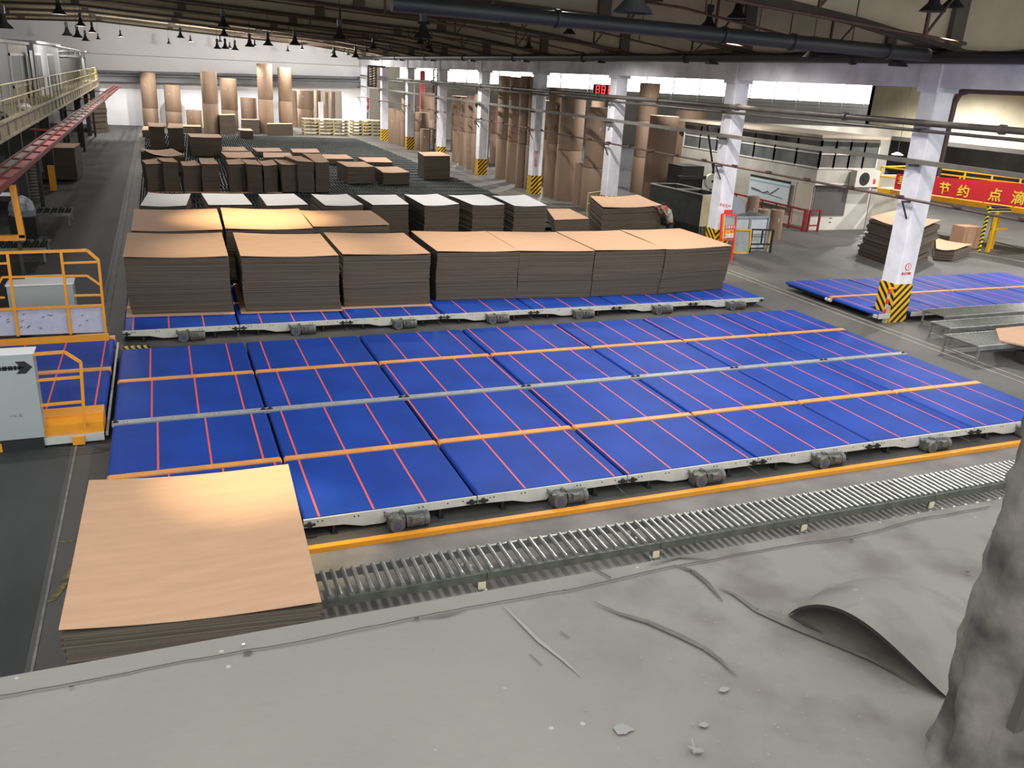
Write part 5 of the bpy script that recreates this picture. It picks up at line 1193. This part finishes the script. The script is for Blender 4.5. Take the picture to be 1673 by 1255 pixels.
# ================================================================== FOREGROUND LEDGE
def ledge_mat(name, rub):
    M = bpy.data.materials.new(name); M.use_nodes = True; nt = M.node_tree; b = nt.nodes['Principled BSDF']; L = nt.links.new
    tc = nt.nodes.new('ShaderNodeTexCoord')
    def nz(scale, detail=6, stretch=None):
        mp = nt.nodes.new('ShaderNodeMapping'); n = nt.nodes.new('ShaderNodeTexNoise'); n.inputs['Scale'].default_value = scale; n.inputs['Detail'].default_value = detail
        if stretch: mp.inputs['Scale'].default_value = stretch
        L(tc.outputs['Object'], mp.inputs[0]); L(mp.outputs[0], n.inputs['Vector']); return n
    def ramp(n, a, c_, ca, cc):
        r = nt.nodes.new('ShaderNodeValToRGB'); r.color_ramp.elements[0].position = a; r.color_ramp.elements[1].position = c_
        r.color_ramp.elements[0].color = ca; r.color_ramp.elements[1].color = cc; L(n.outputs['Fac'], r.inputs[0]); return r
    def mix(fac, a, col):
        mx = nt.nodes.new('ShaderNodeMix'); mx.data_type = 'RGBA'; L(fac, mx.inputs[0]); L(a, mx.inputs[6]); mx.inputs[7].default_value = col; return mx.outputs[2]
    base = ramp(nz(1.3), .3, .7, (.186, .174, .145, 1), (.225, .212, .178, 1)).outputs[0]
    brown = ramp(nz(4.5, 9), .44, .64, (0, 0, 0, 1), (.9, .9, .9, 1))
    sx_ = nt.nodes.new('ShaderNodeSeparateXYZ'); mr = nt.nodes.new('ShaderNodeMapRange'); mr.inputs['From Min'].default_value = -.55; mr.inputs['From Max'].default_value = .25
    L(tc.outputs['Object'], sx_.inputs[0]); L(sx_.outputs['X'], mr.inputs['Value']); mu = nt.nodes.new('ShaderNodeMath'); mu.operation = 'MULTIPLY'; L(mr.outputs[0], mu.inputs[0]); L(brown.outputs[0], mu.inputs[1])
    c1 = mix(mu.outputs[0], base, (.13, .112, .094, 1))
    sm = ramp(nz(9, 6, (.35, 2.2, 1)), .68, .80, (0, 0, 0, 1), (.45, .45, .45, 1))
    c2 = mix(sm.outputs[0], c1, (.12, .105, .09, 1))
    vo = nt.nodes.new('ShaderNodeTexVoronoi'); vo.inputs['Scale'].default_value = 16; L(tc.outputs['Object'], vo.inputs['Vector'])
    msk = nz(1.7, 3); mm = nt.nodes.new('ShaderNodeMath'); mm.operation = 'MULTIPLY'; 
    lt = nt.nodes.new('ShaderNodeMath'); lt.operation = 'LESS_THAN'; lt.inputs[1].default_value = .10; L(vo.outputs['Distance'], lt.inputs[0])
    gt = nt.nodes.new('ShaderNodeMath'); gt.operation = 'GREATER_THAN'; gt.inputs[1].default_value = .56; L(msk.outputs['Fac'], gt.inputs[0]); L(lt.outputs[0], mm.inputs[0]); L(gt.outputs[0], mm.inputs[1])
    c3 = mix(mm.outputs[0], c2, (.33, .33, .31, 1))
    L(c3, b.inputs['Base Color']); b.inputs['Roughness'].default_value = .7
    bp = nt.nodes.new('ShaderNodeBump'); bp.inputs['Strength'].default_value = .25; bp.inputs['Distance'].default_value = .01; L(nz(30).outputs['Fac'], bp.inputs['Height']); L(bp.outputs[0], b.inputs['Normal'])
    return M
lm_ = ledge_mat('ledge_membrane', 0)
ZL = 4.6; YE = atz(850, 950, ZL).y; EA = atz(0, 1107, ZL); EB = atz(1640, 814, ZL)
t = thing('roof_ledge', 'grey weathered sheet covered ledge filling the foreground', 'ledge', (2.4, -9.2, ZL))
LX, LY = 2.4, -9.2
b = MB(); NX, NY = 70, 30
x0, x1, y0, y1 = -1.6, 7.5, -11.6, YE
for j in range(NY + 1):
    for i in range(NX + 1):
        x = x0 + (x1 - x0) * i / NX; ye = EA.y + (x - EA.x) * (EB.y - EA.y) / (EB.x - EA.x); y = y0 + (ye - y0) * j / NY
        z = .006 * noise.noise(Vector((x * 1.3, y * 1.3, 0))) * (0 if j == NY else 1)
        b.v.append((x - LX, y - LY, z))
for j in range(NY):
    for i in range(NX): a = j * (NX + 1) + i; b.f.append((a, a + 1, a + NX + 2, a + NX + 1)); b.mi.append(0)
b.build('membrane', lm_, t, smooth=True)
ye0 = EA.y + (x0 - EA.x) * (EB.y - EA.y) / (EB.x - EA.x); ye1 = EA.y + (x1 - EA.x) * (EB.y - EA.y) / (EB.x - EA.x)
MB().prism([(x0 - LX, y0 - LY), (x1 - LX, y0 - LY), (x1 - LX, ye1 - LY), (x0 - LX, ye0 - LY)], -.25, -.012, 'z').build('ledge_body', conc_mat, t)
# seam and wrinkles
crack = mat('seam_dark', (.07, .06, .05), .9); scuff = mat('brown_scuff', (.165, .15, .128), .9, noise_amt=.45, scale=9); pale_sc = mat('pale_scuff', (.255, .248, .22), .9)
def strip(b, pts_, w, z=.0075, taper=False):
    n = len(pts_)
    for k in range(n - 1):
        p, q = Vector(pts_[k]), Vector(pts_[k + 1]); d_ = (q - p).normalized(); nn = Vector((-d_.y, d_.x, 0))
        wa = w * (math.sin(math.pi * (k + .15) / (n - 1 + .3)) if taper else 1); wb = w * (math.sin(math.pi * (k + 1.15) / (n - 1 + .3)) if taper else 1)
        q4 = [p - nn * wa/2, q - nn * wb/2, q + nn * wb/2, p + nn * wa/2]; b.q([(v.x - LX, v.y - LY, z) for v in q4])
    return b
def lp(*uv): return [atz(u, v, ZL) for u, v in uv]
rnd = random.Random(11); b = MB()
sx = [i * 70 - 40 for i in range(25)]; yb = []
sp_ = [(-20, 1144), (120, 1120), (300, 1084), (500, 1049), (690, 1010), (760, 996), (930, 966), (1090, 930), (1150, 919), (1290, 893), (1390, 880), (1500, 851), (1640, 826)]
pts_ = []
for (ua, va), (ub, vb_) in zip(sp_, sp_[1:]):
    for k in range(6): s = k / 6; pts_.append(atz(ua + (ub - ua) * s, va + (vb_ - va) * s + rnd.uniform(-.8, .8), ZL))
strip(b, pts_, .0045, .0068); strip(b, lp((967, 930), (998, 947)), .006, .0068)
b.build('seam', crack, t)
b = MB()
for pl, w in (([(966, 985), (1010, 1005), (1060, 1020), (1110, 1042), (1150, 1062), (1180, 1085), (1205, 1110)], .020), ([(1173, 962), (1200, 975), (1235, 1000), (1290, 1025), (1350, 1050), (1420, 1080), (1500, 1125)], .022), ([(1100, 925), (1130, 935), (1155, 955), (1180, 985)], .018), ([(915, 1035), (930, 1045)], .012), ([(865, 1072), (885, 1090)], .008), ([(1255, 1000), (1290, 1008)], .004),
              ([(690, 1012), (725, 1008), (760, 1000)], .010), ([(1060, 925), (1110, 912), (1160, 915)], .012)):
    strip(MB(), lp(*pl), w, .0072, True).build('scuff', scuff, t)
b = MB(); strip(b, lp((820, 990), (850, 1020), (880, 1050), (920, 1082), (950, 1110)), .012, .0070, True)
rr = random.Random(2)
for i in range(80):
    u = rr.gauss(1280, 170); v = rr.uniform(1000, 1250)
    if u > 1525 or u < 600: continue
    if u > 1290 and v < 1130: continue
    P = atz(u, v, ZL); r = rr.uniform(.001, .0034)
    b.q([(P.x - LX + r * rr.uniform(.6, 1.3) * math.cos(a), P.y - LY + r * rr.uniform(.6, 1.3) * math.sin(a), .009) for a in (0, 1.1, 2.2, 3.3, 4.4, 5.5)])
for (u, v, r) in ((1020, 1195, .022), (1182, 1130, .012), (1140, 1230, .010), (1150, 1188, .012)):
    P = atz(u, v, ZL); b.q([(P.x - LX + r * rr.uniform(.7, 1.4) * math.cos(a * .63), P.y - LY + r * .8 * rr.uniform(.7, 1.2) * math.sin(a * .63), .0078) for a in range(10)])
b.build('pale_chips', pale_sc, t)['kind'] = 'stuff'
b = MB()
for (u, v, r) in ((117, 1126, .006), (405, 1070, .012), (681, 1014, .008), (922, 968, .006), (1580, 938, .009), (708, 1066, .002), (1315, 870, .006), (1390, 885, .010)):
    P = atz(u, v, ZL); b.q([(P.x - LX + r * math.cos(a * .78), P.y - LY + r * .6 * math.sin(a * .78), .0079) for a in range(8)])
b.build('dark_spot', crack, t)
# peeling flap: an arched sheet whose open edge faces left front
A, B1 = atz(1287, 1008, ZL), atz(1548, 1145, ZL)
e1 = (B1 - A); Lf = e1.length; e1.normalize(); e2 = Vector((-e1.y, e1.x, 0));  e2 = -e2 if e2.x < 0 else e2
b = MB(); NU, NV = 28, 14; Wf = .52
def hf(s, q): 
    up_ = math.sin(math.pi * min(1, s) ** .72) ** 1.1
    return .105 * up_ * (1 - q ** 2.4) ** 1.2 if q < 1 else 0
for lay in (0, 1):
    for i in range(NU + 1):
        for j in range(NV + 1):
            s = i / NU; q = j / NV
            P = A + e1 * (Lf * s) + e2 * (Wf * q * (.35 + .65 * math.sin(math.pi * min(.97, max(.03, s))) ** .6) - .012 * math.sin(math.pi * s) * (1 - q))
            b.v.append((P.x - LX, P.y - LY, max(.0075, .0085 + hf(s, q) - .011 * lay * (1 - q))))
K = (NU + 1) * (NV + 1)
for i in range(NU):
    for j in range(NV):
        a = i * (NV + 1) + j; b.f.append((a, a + 1, a + NV + 2, a + NV + 1)); b.mi.append(0)
        a += K; b.f.append((a, a + NV + 1, a + NV + 2, a + 1)); b.mi.append(0)
    a = i * (NV + 1); b.f.append((a, a + NV + 1, a + NV + 1 + K, a + K)); b.mi.append(1)
b.build('peeled_flap', [lm_, black], t, smooth=True)
b = MB(); strip(b, [A, A.lerp(B1, .12), A.lerp(B1, .24)], .014, .0082, True); b.build('tear_shadow_gap', crack, t)  # flat dark strip painting the shade in the mouth of the tear
# crumpled scrap
P = atz(1133, 1230, ZL); b = MB(); b.cyl((0, 0, 0), (.012, -.02, .012), .008, 7, .003).cyl((0, 0, .004), (-.016, .004, .014), .006, 6, .002).cyl((.002, .004, .002), (.004, .02, .018), .005, 6, .002)
tag(b.build('crumpled_scrap', pale_sc, loc=(P.x, P.y, ZL + .006)), 'small crumpled grey scrap on the foreground ledge', 'scrap')
P = atz(398, 1056, ZL); tag(MB().box(-.004, -.002, 0, .004, .002, .002).build('white_chip', label_white, loc=(P.x, P.y, ZL + .006)), 'tiny white chip on the foreground ledge near the low cardboard pile', 'chip')
# rough post at the right
pc = atz(1566, 1240, ZL); 
plaster = mat('crumbling_plaster', (.23, .21, .18), .95, noise_amt=.8, scale=7, detail=10, bump=.9)
b = MB(); seg = 40; NZ = 60; rr_ = .125; q_ = atz(1536, 1250, ZL); cx, cy = q_.x + .115, q_.y - .05
def prad(z):
    if z < .18: return 1.18 - .8 * z
    if z < .42: return 1.03
    if z < .52: return .98 + (.52 - z) * .8
    return 1.06 - .02 * z
for k in range(NZ + 1):
    z = 2.4 * k / NZ
    for i in range(seg):
        a = 2 * math.pi * i / seg; d_ = noise.noise(Vector((math.cos(a) * 2.2, math.sin(a) * 2.2, z * 4.5))); d2 = noise.noise(Vector((math.cos(a) * 7, math.sin(a) * 7, z * 16)))
        r = rr_ * prad(z) * (1 + .15 * d_ + .10 * d2); b.v.append((r * math.cos(a), r * math.sin(a), z))
for k in range(NZ):
    for i in range(seg): j = (i + 1) % seg; b.f.append((k * seg + i, k * seg + j, (k + 1) * seg + j, (k + 1) * seg + i)); b.mi.append(0)
post = tag(b.build('rough_post', plaster, loc=(cx, cy, ZL - .005), smooth=True), 'rough crumbling plaster post at the right edge of the foreground', 'post')
for (a, z, w, h) in ((3.75, .22, .05, .30), (3.55, .75, .05, .22), (3.95, 1.0, .04, .1)):
    r = rr_ * 1.1; b = MB(); b.bar((r * math.cos(a), r * math.sin(a), z), (r * math.cos(a + .05), r * math.sin(a + .05), z + h), .02, .03); b.build('broken_patch', crack, post)
tag(MB().box(cx + .10, cy - .20, ZL, cx + .18, cy - .12, 7).build('smooth_upright', panel_grey), 'smooth grey upright just in front of the rough post', 'upright')
